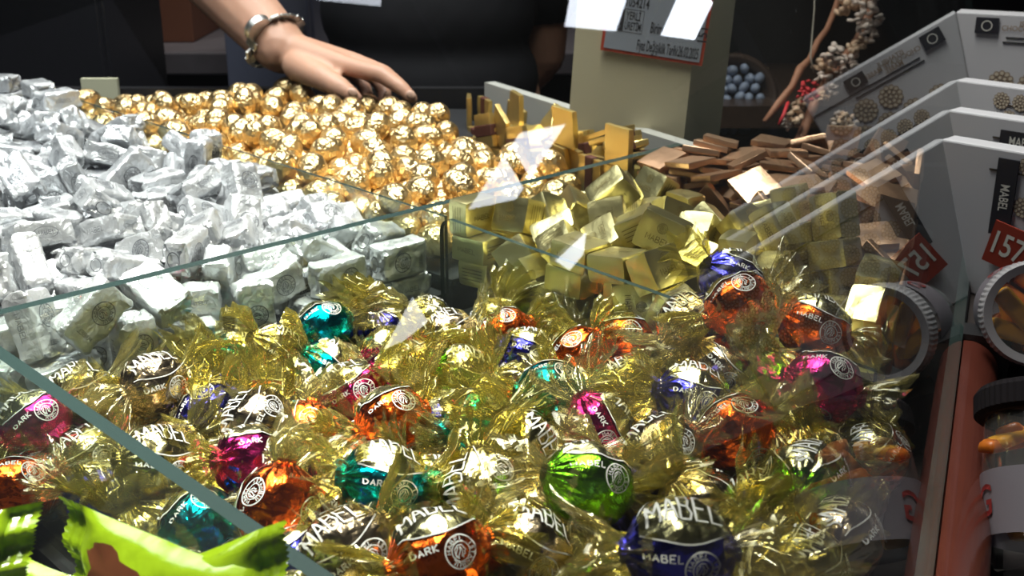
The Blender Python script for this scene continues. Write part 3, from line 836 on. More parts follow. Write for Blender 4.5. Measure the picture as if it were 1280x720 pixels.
     (-3383,13607,10382,76,52,18,36), (-898,10193,10363,12,-52,-30,-79), (-1762,11020,10393,88,-40,-10,26), (-1198,11809,10298,30,34,28,85),
     (-1186,12272,10407,3,40,-75,-53), (-3813,12104,10423,43,84,32,6), (-2305,12713,10230,56,37,-71,22), (-2570,11594,10421,47,-41,-5,78),
     (-2669,12296,10264,85,-46,-20,12), (-2211,12221,10388,44,-67,-60,8), (-463,11100,10348,4,-57,-70,-43), (-1238,12837,10399,51,-22,21,-80),
     (-2724,14060,10445,16,-18,-13,96), (-3010,13138,10459,69,9,-67,28), (-4351,13122,10387,54,-3,-6,84), (-2346,12464,10404,37,-29,49,-73),
     (-129,9763,10401,18,-10,-2,-98), (-2322,11346,10400,85,48,2,-19), (-1614,12413,10348,1,-44,-13,-89), (-5705,14300,10202,73,-67,-11,-6),
     (-1290,9476,10208,30,1,82,48), (-4551,14087,10216,13,-42,67,60), (-1801,12607,10398,35,23,28,-86), (-1155,10024,10366,58,18,75,-25),
     (-2758,11841,10398,40,73,26,49), (362,9425,10361,58,23,10,-78), (-3069,13668,10427,47,7,38,-79), (-5720,14036,10218,30,28,-55,73),
     (-434,9998,10369,66,-10,46,59), (-1195,10427,10402,23,-44,-84,23), (-2053,10269,10415,66,44,60,11), (-271,10833,10313,30,-71,58,-25),
     (-1059,11326,10402,5,69,-4,72), (-2429,13490,10230,38,-32,71,51), (-1373,11704,10469,47,17,46,-73), (-936,9103,10431,35,-73,50,-30),
     (-3357,12745,10289,75,11,65,5), (-728,10417,10406,94,-16,13,27), (-973,12770,10381,54,-49,0,69), (-815,12411,10440,44,3,75,50),
     (-1908,11973,10425,66,2,-28,69), (-962,12059,10425,28,96,1,0), (-1779,10180,10417,15,71,-60,-34), (-3279,13314,10386,14,38,-75,53),
     (-3041,11304,10202,63,-75,-4,20),
    ],
    'backnap': [
     (926,10026,10360,68,-18,68,18), (-235,12728,10210,0,-7,-100,0), (927,10028,10720,68,-19,68,19), (604,11683,10360,61,-61,36,-36),
     (675,11458,10360,65,27,-65,27), (950,10106,10360,18,68,18,-68), (336,11586,10210,100,0,0,-6), (40,12702,10397,70,26,-66,10),
     (719,10390,10360,61,61,-36,-36), (442,10937,10362,16,74,20,-62), (891,10827,10210,0,52,86,0), (-165,12407,10250,95,7,-4,32),
     (600,10767,10362,53,62,-44,-37), (944,10554,10681,3,-41,89,-18), (1260,10290,10360,71,5,71,-5), (59,12122,10270,0,89,-45,0),
     (1113,10147,10360,71,4,71,-4), (20,12040,10210,44,0,0,90), (1001,10473,10654,69,-3,-18,-70), (1142,10713,10427,61,1,71,35),
     (1185,10212,10360,5,-71,5,71), (288,11621,10270,25,0,0,-97), (-494,13443,10360,71,1,-71,1), (231,11992,10330,34,-44,-81,-19),
     (783,11048,10255,11,50,86,-6), (-266,12797,10270,84,0,0,-55), (1160,10263,10592,91,-9,0,39), (993,10521,10376,81,-34,-29,38),
     (62,12255,10390,87,0,0,-49), (1041,10379,10629,15,98,1,11), (325,11598,10330,78,0,0,-63), (447,11148,10394,18,-52,-67,49),
     (-309,13286,10360,59,-59,40,-40), (-281,12179,10398,27,70,10,-66), (816,10405,10360,24,66,24,-66), (828,10681,10400,53,-12,-46,70),
     (955,10820,10473,50,5,84,21), (753,11104,10456,15,74,-2,-65), (366,11921,10496,23,-80,23,-50), (528,11359,10361,54,46,-51,48),
     (-108,11956,10474,30,50,47,66), (58,11548,10397,10,-66,-26,-70), (688,11115,10445,1,65,15,74), (15,12286,10330,98,0,0,-19),
     (510,11163,10406,50,65,-56,-16), (6436,15397,10210,0,-73,-69,0), (-1688,12348,10360,35,35,61,61), (492,10810,10724,70,-18,66,19),
     (-9661,8717,10210,0,-13,-99,0), (49,12309,10600,70,-10,70,10), (893,10653,10703,29,6,-17,-94), (3546,17260,10210,0,84,55,0),
    ],
    'cube': [
     (612,7794,10022,80,19,35,-44), (630,8459,10000,50,50,-50,50), (1431,7657,9935,7,0,0,100), (392,7982,9935,94,0,0,35),
     (2320,7106,9970,12,12,-70,-70), (1452,8138,10000,39,59,39,-59), (1806,7841,10000,20,-68,-20,-68), (1541,7336,9935,22,0,0,98),
     (385,8755,9935,87,0,0,-50), (1276,8391,9935,36,0,0,-93), (598,9046,10000,15,69,15,-69), (894,7456,10000,28,-65,28,65),
     (974,8176,9935,49,0,0,-87), (281,8364,9935,82,0,0,-57), (1385,7090,10000,58,40,58,-40), (2045,6388,9935,77,0,0,64),
     (2094,6874,9935,51,0,0,86), (2185,7401,9935,15,0,0,99), (1152,7911,9970,68,68,-20,-19), (330,7579,9970,64,64,-30,-30),
     (1041,8679,9935,100,0,0,-4), (1786,6592,9935,99,0,0,-14), (1179,7338,9935,81,0,0,59), (2189,6795,10125,95,0,0,-32),
     (370,7633,10195,28,0,0,-96), (1772,6573,10125,75,0,0,-66), (1826,7532,10033,1,35,61,-71), (2288,7260,10178,56,-15,11,81),
     (1745,8202,10000,4,-71,-4,-71), (1285,7371,10125,76,0,0,65), (91,7964,9970,48,-48,-52,52), (1411,6775,9935,42,0,0,91),
     (2047,7694,10160,76,16,56,-29), (1079,7639,10161,40,-38,-12,-83), (6,8424,9970,60,60,-38,-38), (1373,7878,10183,34,22,-5,91),
     (1187,8418,10125,47,0,0,-88), (1146,9163,9935,48,0,0,88), (1341,8837,9935,51,0,0,86), (1542,8580,9970,60,-60,37,-37),
     (1881,7166,9935,50,0,0,87), (584,7341,9970,21,-21,-68,68), (610,8222,10057,38,17,-65,63), (825,7040,10012,64,23,-67,30),
     (959,8501,10182,69,-7,-63,-36), (855,7917,10159,54,-21,-3,81), (1985,6031,10042,69,-41,-57,17), (673,8758,9998,45,29,46,71),
     (264,8713,10160,28,-28,-65,65), (933,8911,10069,75,-48,20,40), (1127,7007,10000,44,55,-44,55), (363,8003,10160,33,33,-63,-63),
     (1116,6738,10000,66,26,-66,26), (1113,8091,10232,30,19,27,90), (1475,8352,10257,5,-23,37,-90), (2083,6593,10160,67,-67,23,-23),
     (761,7358,10299,2,-1,-67,74), (157,8442,10184,22,12,9,96), (787,8199,10289,83,-23,6,50), (1978,7053,10125,97,0,0,26),
     (1372,7785,10371,25,-15,16,-94), (1916,7636,10418,89,-8,-16,-41), (1724,6260,9970,7,-7,-70,70), (-153,8169,9970,51,-51,-49,49),
     (505,8491,10328,95,3,29,-8), (2184,7452,10334,21,22,-79,-53), (1948,7973,10000,20,-68,-20,-68), (1570,7542,10206,52,21,38,73),
     (1198,8749,10190,66,-26,66,26), (680,7658,10190,51,-4,-74,43), (1314,7425,10361,15,-4,-19,97), (1697,6927,10025,74,-25,-38,-49),
     (1517,6498,10206,24,43,-7,-87), (1356,8900,10160,34,34,62,62), (802,8322,10454,96,-24,-8,-12), (1781,7229,10242,69,-11,-33,-63),
     (2041,6420,10367,27,-7,-27,92), (1230,6817,10298,89,17,19,37), (1559,7772,10502,38,22,-4,90), (837,9244,10078,37,-21,-31,85),
     (644,7954,10346,7,-27,-40,87), (1048,7952,10406,36,-7,-44,82), (779,8745,10258,44,17,33,82), (154,8185,10235,80,55,-5,-25),
     (424,7514,10385,37,2,-1,93), (1928,7735,10595,50,-16,6,85), (-198,8241,10195,46,0,0,-89), (2260,6817,10315,83,0,0,56),
     (176,8624,10419,85,36,-16,-36), (1705,8118,10293,86,-7,-11,-50), (2157,7444,10576,88,-19,2,44), (109,7826,10282,36,-37,16,84),
     (996,7455,10493,98,-5,18,-6), (787,7168,10325,54,51,44,-51), (1489,8563,10362,77,-35,-17,-50), (1259,7672,10618,40,-42,81,15),
     (-242,8208,10385,94,0,0,-35), (1190,8225,10372,85,-27,13,-43), (1773,6560,10406,39,-43,-22,-78), (1103,9061,10253,49,-58,-12,64),
     (1474,7145,10320,68,-21,-67,-21), (366,7809,10500,42,-17,-52,-73), (1647,8310,10452,27,7,-32,-90), (18,8453,10472,78,50,-25,-27),
     (1010,6926,10346,76,-20,-48,-38), (2037,6978,10315,56,0,0,-83), (769,9151,10239,79,34,-16,-48), (2172,7599,10794,32,68,6,-66),
     (1422,8109,10546,53,-69,49,-4), (1866,7926,10358,9,29,-74,-60), (1211,7221,10544,14,64,-41,64), (1351,6654,10420,82,23,17,50),
     (397,8808,10382,14,-47,-32,-81), (976,7783,10481,65,11,-43,61), (1029,8752,10452,88,15,-23,-38), (1781,7374,10431,80,47,-37,-1),
     (702,8159,10588,61,26,-46,59), (1941,6042,10336,53,4,3,-84), (47,7997,10382,40,72,57,4), (1213,8538,10490,85,45,28,6),
     (329,8000,10529,13,-19,51,83), (1746,6237,10304,39,-34,72,-47), (1676,6886,10312,13,3,-12,-98), (1390,6925,10528,47,-21,69,51),
     (1768,8046,10632,65,-13,-31,-68), (1663,7095,10529,66,57,27,41), (788,8620,10518,91,26,-29,-13), (1934,7817,10813,72,48,34,37),
     (692,7232,10565,39,-7,3,92), (505,8559,10566,60,26,14,75), (985,7346,10750,70,67,1,-25), (279,8307,10575,79,0,44,-43),
     (751,8463,10719,79,-51,-28,-19), (1443,7162,10640,68,17,69,-17), (649,7772,10564,66,-7,-35,66), (2348,7113,10480,44,-59,-30,-61),
     (2232,6856,10540,40,40,-59,-59), (1360,8888,10450,68,-21,68,21), (-283,8274,10610,27,27,-66,-66), (858,7651,10711,14,-63,74,-20),
     (456,7470,10573,92,1,2,-39), (1589,7634,10695,85,29,17,41), (916,9220,10395,20,31,24,90), (918,7037,10603,81,45,18,33),
     (41,8213,10613,79,50,-24,-26), (1769,7476,10743,83,9,42,-36), (1141,9134,10575,75,45,-19,-44), (2022,6252,10571,35,-72,-3,60),
     (567,9058,10380,45,-3,-75,-48), (818,8860,10599,72,-61,-6,-32),
    ],
    'nap': [
     (2226,9110,10008,83,0,0,-55), (1794,9675,10008,40,0,0,-92), (2975,9075,10135,50,-50,-49,-51), (2352,9640,10008,38,0,0,-93),
     (1579,9997,10008,12,0,0,99), (2186,8336,10042,7,80,60,-4), (2924,9636,10008,97,0,0,-26), (2656,8434,10041,74,-7,-8,-67),
     (2551,9315,10008,29,0,0,-96), (1733,9124,10008,52,0,0,85), (2103,9925,10008,99,0,0,15), (3239,9853,10008,17,0,0,-98),
     (2035,9400,10008,100,0,0,6), (2522,8840,10008,75,0,0,67), (2500,8122,10008,58,0,0,82), (2630,9872,10008,15,0,0,-99),
     (1953,8895,10008,97,0,0,24), (1505,9365,10008,33,0,0,-95), (3157,8969,10137,11,76,-14,62), (2369,9016,10064,99,0,0,-12),
     (2706,8867,10059,91,7,11,40), (2131,8694,10044,66,9,-3,74), (2627,9277,10073,93,-1,4,37), (1313,9697,10008,97,0,0,22),
     (2523,8531,10082,70,3,-16,-70), (2133,9390,10064,12,0,0,99), (2838,9969,10059,10,53,-84,1), (1639,9272,10064,44,0,0,90),
     (1893,9702,10064,78,0,0,63), (3388,9860,10064,18,0,0,98), (1806,8989,10163,33,40,84,-16), (3257,9683,10097,59,7,-21,78),
     (2209,9934,10064,62,0,0,78), (1690,10012,10064,98,0,0,19), (2891,8545,10077,98,-11,-2,-17), (2896,8193,10135,70,13,70,-13),
     (2437,9636,10092,14,-9,-1,-99), (1649,9183,10128,94,-2,-1,33), (2295,10029,10120,96,0,0,27), (2055,9039,10064,11,0,0,99),
     (1511,9542,10098,5,9,99,-6), (1783,8871,10159,35,88,31,12), (2604,9154,10136,87,-4,2,-50), (2824,10145,10230,56,-52,-47,-44),
     (2991,9263,10008,70,0,0,-71), (2545,7755,10008,93,0,0,-37), (1565,9987,10120,98,0,0,20), (2127,9352,10120,12,0,0,99),
     (2482,8641,10112,85,-14,-8,51), (3208,10092,10083,36,14,-13,-91), (3249,9538,10092,60,18,13,-77), (2548,9483,10141,51,5,7,85),
     (2871,9607,10070,71,1,-3,71), (2047,9733,10120,0,96,27,0), (2910,8892,10069,69,-8,15,-70), (2580,8112,10064,74,0,0,-67),
     (2129,9925,10176,38,0,0,92), (2810,8145,10130,43,-43,56,-56), (2861,9807,10169,89,-11,2,44), (3157,10013,10135,67,8,-17,-71),
     (1322,9727,10107,31,6,-10,-94), (2365,8549,10153,99,-5,-15,-5), (2193,9009,10165,4,78,62,-11), (1513,9032,10156,59,65,-28,-40),
     (1699,9846,10171,63,2,7,-78), (2474,9748,10162,95,-13,6,29), (3002,9451,10123,70,11,9,-70), (2847,8557,10140,68,-6,5,73),
     (2050,8538,10105,70,-3,3,-71), (2186,9382,10176,94,0,0,-34), (3018,8837,10255,80,-15,-32,49), (1847,8749,10306,96,4,2,28),
     (1846,9500,10178,94,31,7,-14), (2852,10259,10165,42,46,-54,57), (2644,9492,10183,27,-10,-1,-96), (2393,9272,10226,22,-2,3,-98),
     (2932,10209,10214,0,-5,71,-71), (1995,9291,10225,8,-5,-7,99), (2910,9300,10176,79,1,16,-60), (3122,9634,10221,95,-9,-5,-28),
     (1606,9240,10188,93,-2,-3,37), (2655,9549,10236,90,-7,7,-43), (2322,9675,10240,35,14,-7,-92), (2603,9985,10217,19,51,67,50),
     (2764,8464,10210,39,-2,-8,-92), (1875,8707,10358,96,4,2,28), (2099,8807,10146,20,3,7,98), (1434,9912,10197,40,18,-6,-90),
     (2211,10019,10233,61,0,2,79), (2089,8374,10189,96,-7,0,28), (1474,9624,10218,0,-8,98,18), (2567,8190,10160,30,13,2,-94),
     (2803,8925,10253,60,-5,-31,73), (2974,9627,10274,6,33,94,-9), (2431,9298,10281,93,1,3,-37), (2205,8939,10235,5,-10,-99,10),
     (2798,9614,10325,38,-2,-10,-92), (2038,9811,10288,45,5,-1,-89), (2088,10204,10135,52,-48,-52,-48), (2581,8830,10216,96,8,-15,-24),
     (2851,9261,10240,70,-1,16,-70), (1999,9408,10297,81,2,-8,58), (1206,9775,10298,61,-57,-44,31), (2790,8305,10304,19,-6,1,98),
     (1789,9746,10208,71,7,-3,70), (2296,10177,10411,59,-41,-57,-39), (2334,7995,10080,48,-15,-11,86), (2592,7753,10064,98,0,0,-17),
     (2899,8745,10287,42,30,8,-85), (2049,8684,10222,96,-4,2,-29), (3243,9361,10188,58,-8,46,-67), (1787,8931,10360,44,2,-35,-82),
     (2245,9579,10279,88,-9,-13,44), (2369,8521,10217,87,2,-16,-47), (2603,8937,10293,0,-16,-5,99), (2872,9256,10293,99,11,11,2),
     (2610,9565,10385,6,67,-74,9), (2027,9637,10367,49,-3,-6,-87), (2061,9106,10364,14,-93,34,-3), (2200,8632,10272,2,99,-10,-5),
     (3093,10153,10283,25,-8,73,-63), (1824,9322,10340,71,18,-26,-63), (2199,9326,10358,96,8,-3,28), (3156,9330,10349,75,27,-28,-54),
     (2887,9964,10213,93,-30,17,14), (1502,9347,10235,99,-1,-4,16), (2401,9881,10314,5,68,73,-9), (2853,8647,10317,87,4,-22,43),
     (2520,7737,10120,0,-23,97,0), (1770,10056,10214,73,-21,-8,-65), (2145,8050,10206,69,-26,66,14), (2228,8770,10320,79,-4,3,-60),
     (2826,8389,10361,54,4,-5,-84), (2560,9315,10331,71,0,3,-70), (2525,8822,10426,1,98,17,11), (2154,9346,10455,93,-4,4,-35),
     (2903,9244,10341,1,-12,11,-99), (2227,9863,10382,7,1,10,99), (3076,9023,10450,43,58,48,-50), (1877,8467,10519,69,-50,50,-14),
     (2937,9939,10291,92,-34,7,-16), (2739,8139,10367,23,-53,81,8), (3371,9957,10230,14,34,-93,-2), (1661,9629,10330,88,1,-13,46),
     (2620,9746,10406,45,-6,8,89), (1575,9286,10368,10,-92,-31,-24), (2620,8696,10315,94,13,-20,24), (2440,8144,10193,98,1,-13,13),
     (2426,8845,10461,68,-8,-8,72), (2520,8546,10342,35,-3,-6,93), (1913,10031,10348,78,2,-21,-59), (2651,9096,10404,56,-3,-9,82),
     (1582,9000,10457,0,-56,-54,63), (3147,9194,10457,92,-4,-36,-13), (2593,10092,10187,42,-26,-47,73), (3176,9717,10309,90,-24,-1,-35),
     (2982,8823,10436,54,1,-6,-84), (2977,9812,10437,68,0,3,73), (2144,8784,10394,83,4,6,56), (1722,9471,10391,53,14,-3,-83),
     (2279,9507,10474,96,-17,14,-14), (2345,9965,10413,87,-10,-3,-48), (1356,9515,10302,29,16,-2,-94), (1502,9972,10302,32,-17,-1,93),
     (2834,8513,10428,30,-3,-2,95), (2115,8428,10313,20,-98,-4,-1), (2978,10128,10443,65,1,-15,74), (1829,9829,10436,23,7,0,-97),
     (3320,9773,10345,11,14,15,97), (2793,9413,10464,57,-17,2,-80), (1976,9140,10496,81,5,-11,57), (1286,9385,10465,66,16,-69,24),
     (2317,9007,10497,28,11,-2,-95), (2908,8810,10487,7,-5,4,100), (2391,9966,10468,92,-10,-2,-38), (2380,9491,10506,13,-18,-13,-97),
     (2109,8440,10380,98,20,-1,2), (2715,9059,10507,9,3,-6,-99), (2504,8201,10347,95,9,-30,5), (2592,10096,10451,88,21,-36,23),
     (1393,9679,10388,5,31,95,-4), (3453,10184,10135,19,-68,-19,-68), (2424,8524,10422,98,16,-9,4), (2895,9919,10491,1,89,45,-3),
     (2075,8772,10461,21,-7,1,-97), (2913,10028,10557,28,6,15,95), (3134,9517,10458,98,-2,-20,4), (2243,8850,10541,98,4,-9,19),
     (2156,9926,10520,62,-7,-13,77), (2356,9571,10550,92,-20,10,-33), (1681,10175,10417,33,-38,60,62), (2615,9744,10463,38,-5,9,92),
     (2939,8932,10602,70,10,-16,69), (2484,10096,10589,68,16,18,-70), (1437,9783,10436,11,-4,5,99), (2640,7880,10233,96,20,-4,-18),
     (2808,8570,10520,12,-5,-14,98), (2408,8204,10349,8,-29,-13,95), (3356,9996,10331,88,-19,8,-43), (2175,8438,10440,94,20,5,-26),
     (2053,9105,10556,23,9,9,-97), (2553,9185,10573,98,-3,7,-19), (1807,9472,10482,86,8,-10,-49), (1894,8767,10539,93,2,0,36),
     (1693,9148,10487,87,-8,-32,36), (2942,8857,10633,18,-98,1,-4), (2158,9160,10641,33,8,8,-94), (2614,8315,10518,46,8,-5,88),
     (2197,8199,10471,87,-3,21,-45), (2934,10265,10694,50,53,-46,50), (3283,10291,10431,45,-41,-58,-55), (2645,7528,10280,4,67,-22,71),
     (2619,9742,10521,93,-9,-5,-34), (2483,7729,10300,73,55,-25,-33), (2516,9423,10616,83,-5,19,53), (2537,9785,10568,68,-8,6,72),
     (1321,9680,10509,100,-5,1,-8), (2000,8790,10594,80,2,0,60), (2047,9720,10536,37,11,-1,-92), (2916,10077,10603,73,-16,-1,-66),
     (2512,9719,10637,29,-4,9,95), (1645,9755,10513,76,-7,1,65), (2536,8737,10575,60,-11,18,-77), (2925,9263,10528,52,-14,-5,-84),
     (2639,8579,10616,72,2,9,-69), (2224,9979,10605,91,0,-15,38), (3304,10189,10656,40,33,55,-65), (1564,9817,10562,29,-5,6,95),
     (1958,9482,10586,28,8,-5,-95), (2117,8998,10673,33,0,-7,94), (1781,9023,10627,57,-26,-21,75), (1833,10049,10565,69,13,16,69),
     (2342,8507,10572,22,41,-88,4), (2833,9360,10582,16,7,12,98), (2638,8901,10636,5,71,-67,-23), (2479,7645,10300,73,55,-25,-33),
     (1577,9389,10538,14,-9,16,97), (2918,9659,10542,81,23,1,54), (2918,8828,10680,60,8,-17,78), (2334,8053,10475,58,15,11,79),
     (2189,9857,10644,54,-9,-11,83), (2744,8282,10557,2,-5,8,-100), (3342,9895,10426,75,-20,4,-63), (2463,7557,10421,68,-52,48,-18),
     (3023,9344,10607,14,9,12,98), (2148,9233,10750,62,-5,1,-78), (2401,9585,10715,99,-7,-3,8), (1482,9452,10613,52,-13,-4,-84),
     (2692,9295,10682,67,-14,-2,-73), (2109,9900,10684,98,3,-15,13), (2929,9683,10611,65,2,23,-73), (2148,8375,10610,70,1,20,69),
     (2625,10014,10665,84,5,-21,49), (2831,8556,10666,50,10,-8,86), (2584,8301,10634,77,3,9,-63), (2307,8709,10679,50,9,-1,-86),
     (1548,10046,10546,35,-58,-32,-66), (1620,9452,10647,82,-13,1,-56), (2664,7939,10379,17,-7,-37,91), (2315,8200,10544,80,-19,5,-57),
     (1876,9628,10620,55,-9,-2,83), (3220,10033,10524,69,9,24,68), (1267,9717,10596,91,-6,-9,41), (2378,9121,10744,25,26,-93,-11),
     (2864,8460,10697,81,13,-3,57), (3290,10233,10587,68,58,-28,35), (2294,8231,10680,0,77,-62,-12), (2269,9509,10785,100,-7,0,-2),
     (1862,10021,10615,77,11,18,60), (2621,7826,10367,52,-84,15,-10), (1449,9887,10642,94,-19,-1,-29), (3125,9732,10644,30,62,5,72),
     (2628,9632,10749,87,-16,10,-45), (2915,9382,10680,92,-6,14,35), (1972,9734,10705,41,-12,-6,90), (2512,7823,10579,11,-70,71,5),
     (1672,9600,10685,29,-6,-10,-95), (2241,9904,10784,24,3,1,97), (3305,9622,10567,57,-3,-1,-82), (1633,9123,10685,20,6,-12,-97),
     (2811,8883,10754,96,15,-8,22), (3502,10021,10528,39,-59,-44,56), (1263,9657,10692,28,16,6,-95), (2738,8088,10632,83,52,19,2),
     (1752,10001,10730,97,-7,9,-20), (1817,10017,10772,61,-11,3,-78), (2702,8309,10728,20,-94,-28,-4), (1607,9775,10724,98,-16,7,-11),
     (1454,9370,10736,95,-6,-4,30), (2567,7775,10515,30,-1,-13,94), (2211,8694,10719,71,-3,-8,70), (2542,9825,10767,55,-17,-29,-76),
     (3269,9542,10628,18,1,3,98), (2900,9535,10733,7,-17,-9,-98), (3146,9250,10686,70,27,30,59), (3329,9939,10612,23,36,27,86),
     (1915,9338,10762,70,10,-22,-67), (1860,8750,10699,95,24,-11,20), (3162,8897,10747,5,-64,30,-71), (2425,8052,10630,80,56,22,-2),
    ],
}


def unpack(k):
    """each row: x, y, z in tenths of a millimetre, then the turn as a quaternion in hundredths"""
    return [(Vector(r[:3]) * 1e-4, Quaternion([v / 100 for v in r[3:]]).normalized()) for r in PACK[k]]


def block_mesh(name, d, n, rad, amp, fscale, seed, mat, taper=0.0, folds=False, smooth=True):
    """A wrapped block: rounded edges, foil dents, folded-in ends."""
    bm = bmesh.new()
    bmesh.ops.create_cube(bm, size=2.0)
    bmesh.ops.subdivide_edges(bm, edges=bm.edges[:], cuts=n, use_grid_fill=True)
    hx, hy, hz = d[0] / 2, d[1] / 2, d[2] / 2
    off = Vector((seed * 3.1, seed * 1.7, seed * .9))
    for v in bm.verts:
        # cluster the grid towards the edges so the rounding is crisp
        p = Vector([math.copysign(abs(c) ** .7, c) for c in v.co])
        p = Vector((p.x * hx, p.y * hy, p.z * hz))
        core = Vector((max(-hx + rad, min(hx - rad, p.x)), max(-hy + rad, min(hy - rad, p.y)), max(-hz + rad, min(hz - rad, p.z))))
        dl = p - core
        if dl.length > 1e-9: p = core + dl.normalized() * rad
        if taper: p.x *= 1 - taper * (p.z / hz); p.y *= 1 - taper * (p.z / hz)
        nn = dl.normalized() if dl.length > 1e-9 else Vector((0, 0, 1))
        a = noise.noise(p * fscale + off) + .5 * abs(noise.noise(p * fscale * 2.3 + off))
        p += nn * amp * (a - .3)
        if folds and abs(p.x) > hx * .9:
            e = abs(abs(p.y / hy) - abs(p.z / hz))
            p.x -= math.copysign(amp * 1.2 * math.exp(-(e / .16) ** 2), p.x)
        v.co = p
    return from_bm(name, bm, mat, smooth)


def edge_cut(m, ang=0.6):
    try:
        m.set_sharp_from_angle(angle=ang)
    except Exception:
        pass
    return m


def place(name, data, loc, q, parent=None):
    o = link(name, data, parent)
    o.rotation_mode = 'QUATERNION'
    o.location = loc
    o.rotation_quaternion = q
    return o


# silver bars
SD = (0.043, 0.026, 0.0185)
sil = [edge_cut(block_mesh('silver_chocolate', SD, 8, .0026 + .0008 * (i % 3), .0020, 120.0, i + 1, M['silver'], .03 * (i % 2), True), .5) for i in range(6)]
ik = Ink(); ik.seal(.0072, lambda s, t: (s + .004, t, SD[2] / 2 + .0009)); ik.word('MABEL', -.011, 0, .0018, .0026, .0006, .0004, lambda s, t: (-.0125 + t, s + .011, SD[2] / 2 + .0009))
ik.seal(.0072, lambda s, t: (-s, t, -SD[2] / 2 - .0009))
ik.ring(.0052, .0004, lambda s, t: (s * 1.7, -SD[1] / 2 - .0009, t * .8), 20); ik.word('MABEL', 0, 0, .0022, .003, .0008, .0005, lambda s, t: (s, -SD[1] / 2 - .0009, t))
ik.word('MABEL', 0, 0, .0028, .0036, .0009, .0005, lambda s, t: (-s, SD[1] / 2 + .0009, t))
ik.ring(.0042, .0005, lambda s, t: (SD[0] / 2 + .0007, s * 1.4, t), 18)
sil_print = ik.data('print', M['grey_print'])

# gold cubes
CD = (0.032, 0.026, 0.019)
cub = [edge_cut(block_mesh('gold_cube', CD, 6, .0013, .0007, 70.0, i + 11, M['cube_foil'], 0, True), .5) for i in range(5)]
ik = Ink(); ik.word('MABEL', 0, -.003, .0026, .0040, .0009, .0005, lambda s, t: (s, t, CD[2] / 2 + .0005)); ik.seal(.0034, lambda s, t: (s, t + .0052, CD[2] / 2 + .0005), 18)
ik.word('MABEL', 0, 0, .0024, .0036, .0008, .0005, lambda s, t: (-s, t, -CD[2] / 2 - .0005))
ik.word('MABEL', 0, 0, .0026, .0036, .0009, .0005, lambda s, t: (s, -CD[1] / 2 - .0005, t))
for k in range(4): ik.stroke([(-.009, .004 - .0026 * k), (.009, .004 - .0026 * k)], .0005, lambda s, t: (CD[0] / 2 + .0005, s, t))
cub_print = ik.data('print', M['olive_print'])

# eggs
eggs_m = []
for k in range(5):
    bm = bmesh.new()
    bmesh.ops.create_icosphere(bm, subdivisions=4, radius=1.0)
    off = Vector((k * 5.3, k, 2 * k))
    for v in bm.verts:
        d = v.co.normalized()
        r = 1 + .030 * noise.noise(d * 2.6 + off) + .016 * abs(noise.noise(d * 8 + off)) + .012 * abs(noise.noise(d * 17 + off))
        sh = 1 - .10 * d.x
        v.co = Vector((d.x * .0172, d.y * .0133 * sh, d.z * .0133 * sh)) * r
    eggs_m.append(from_bm('gold_egg', bm, M['egg'], True))

# thin squares
nap_m = [edge_cut(block_mesh('bronze_square', (0.031, 0.030, 0.0056), 5, .0010, .0010, 60.0, i + 31, M['bronze_slab'], 0, False), .5) for i in range(4)]
gnap_m = [edge_cut(block_mesh('gold_square', (0.036, 0.036, 0.006), 5, .0010, .0010, 60.0, i + 41, M['gold_slab'], 0, False), .5) for i in range(4)]
bm = bmesh.new(); bm_box(bm, (0, 0, 0), (0.0125, 0.0372, 0.0074), None, .0012)
band_m = from_bm('paper_band', bm, M['slab_band'])

rnd = random.Random(11)
HEAP = []          # (object, heap name) for the labels further down


def heap(key, name, meshes, pr=None, dz=0.0, tilt=None):
    for i, (p, q) in enumerate(unpack(key)):
        if i in HIDE.get(key, ()): continue
        o = place(name, meshes[i % len(meshes)], p + Vector((0, 0, dz)), q)
        if pr: link(pr.name.split('.')[0], pr, o)
        o['n'] = i
        HEAP.append((o, key, p, q))


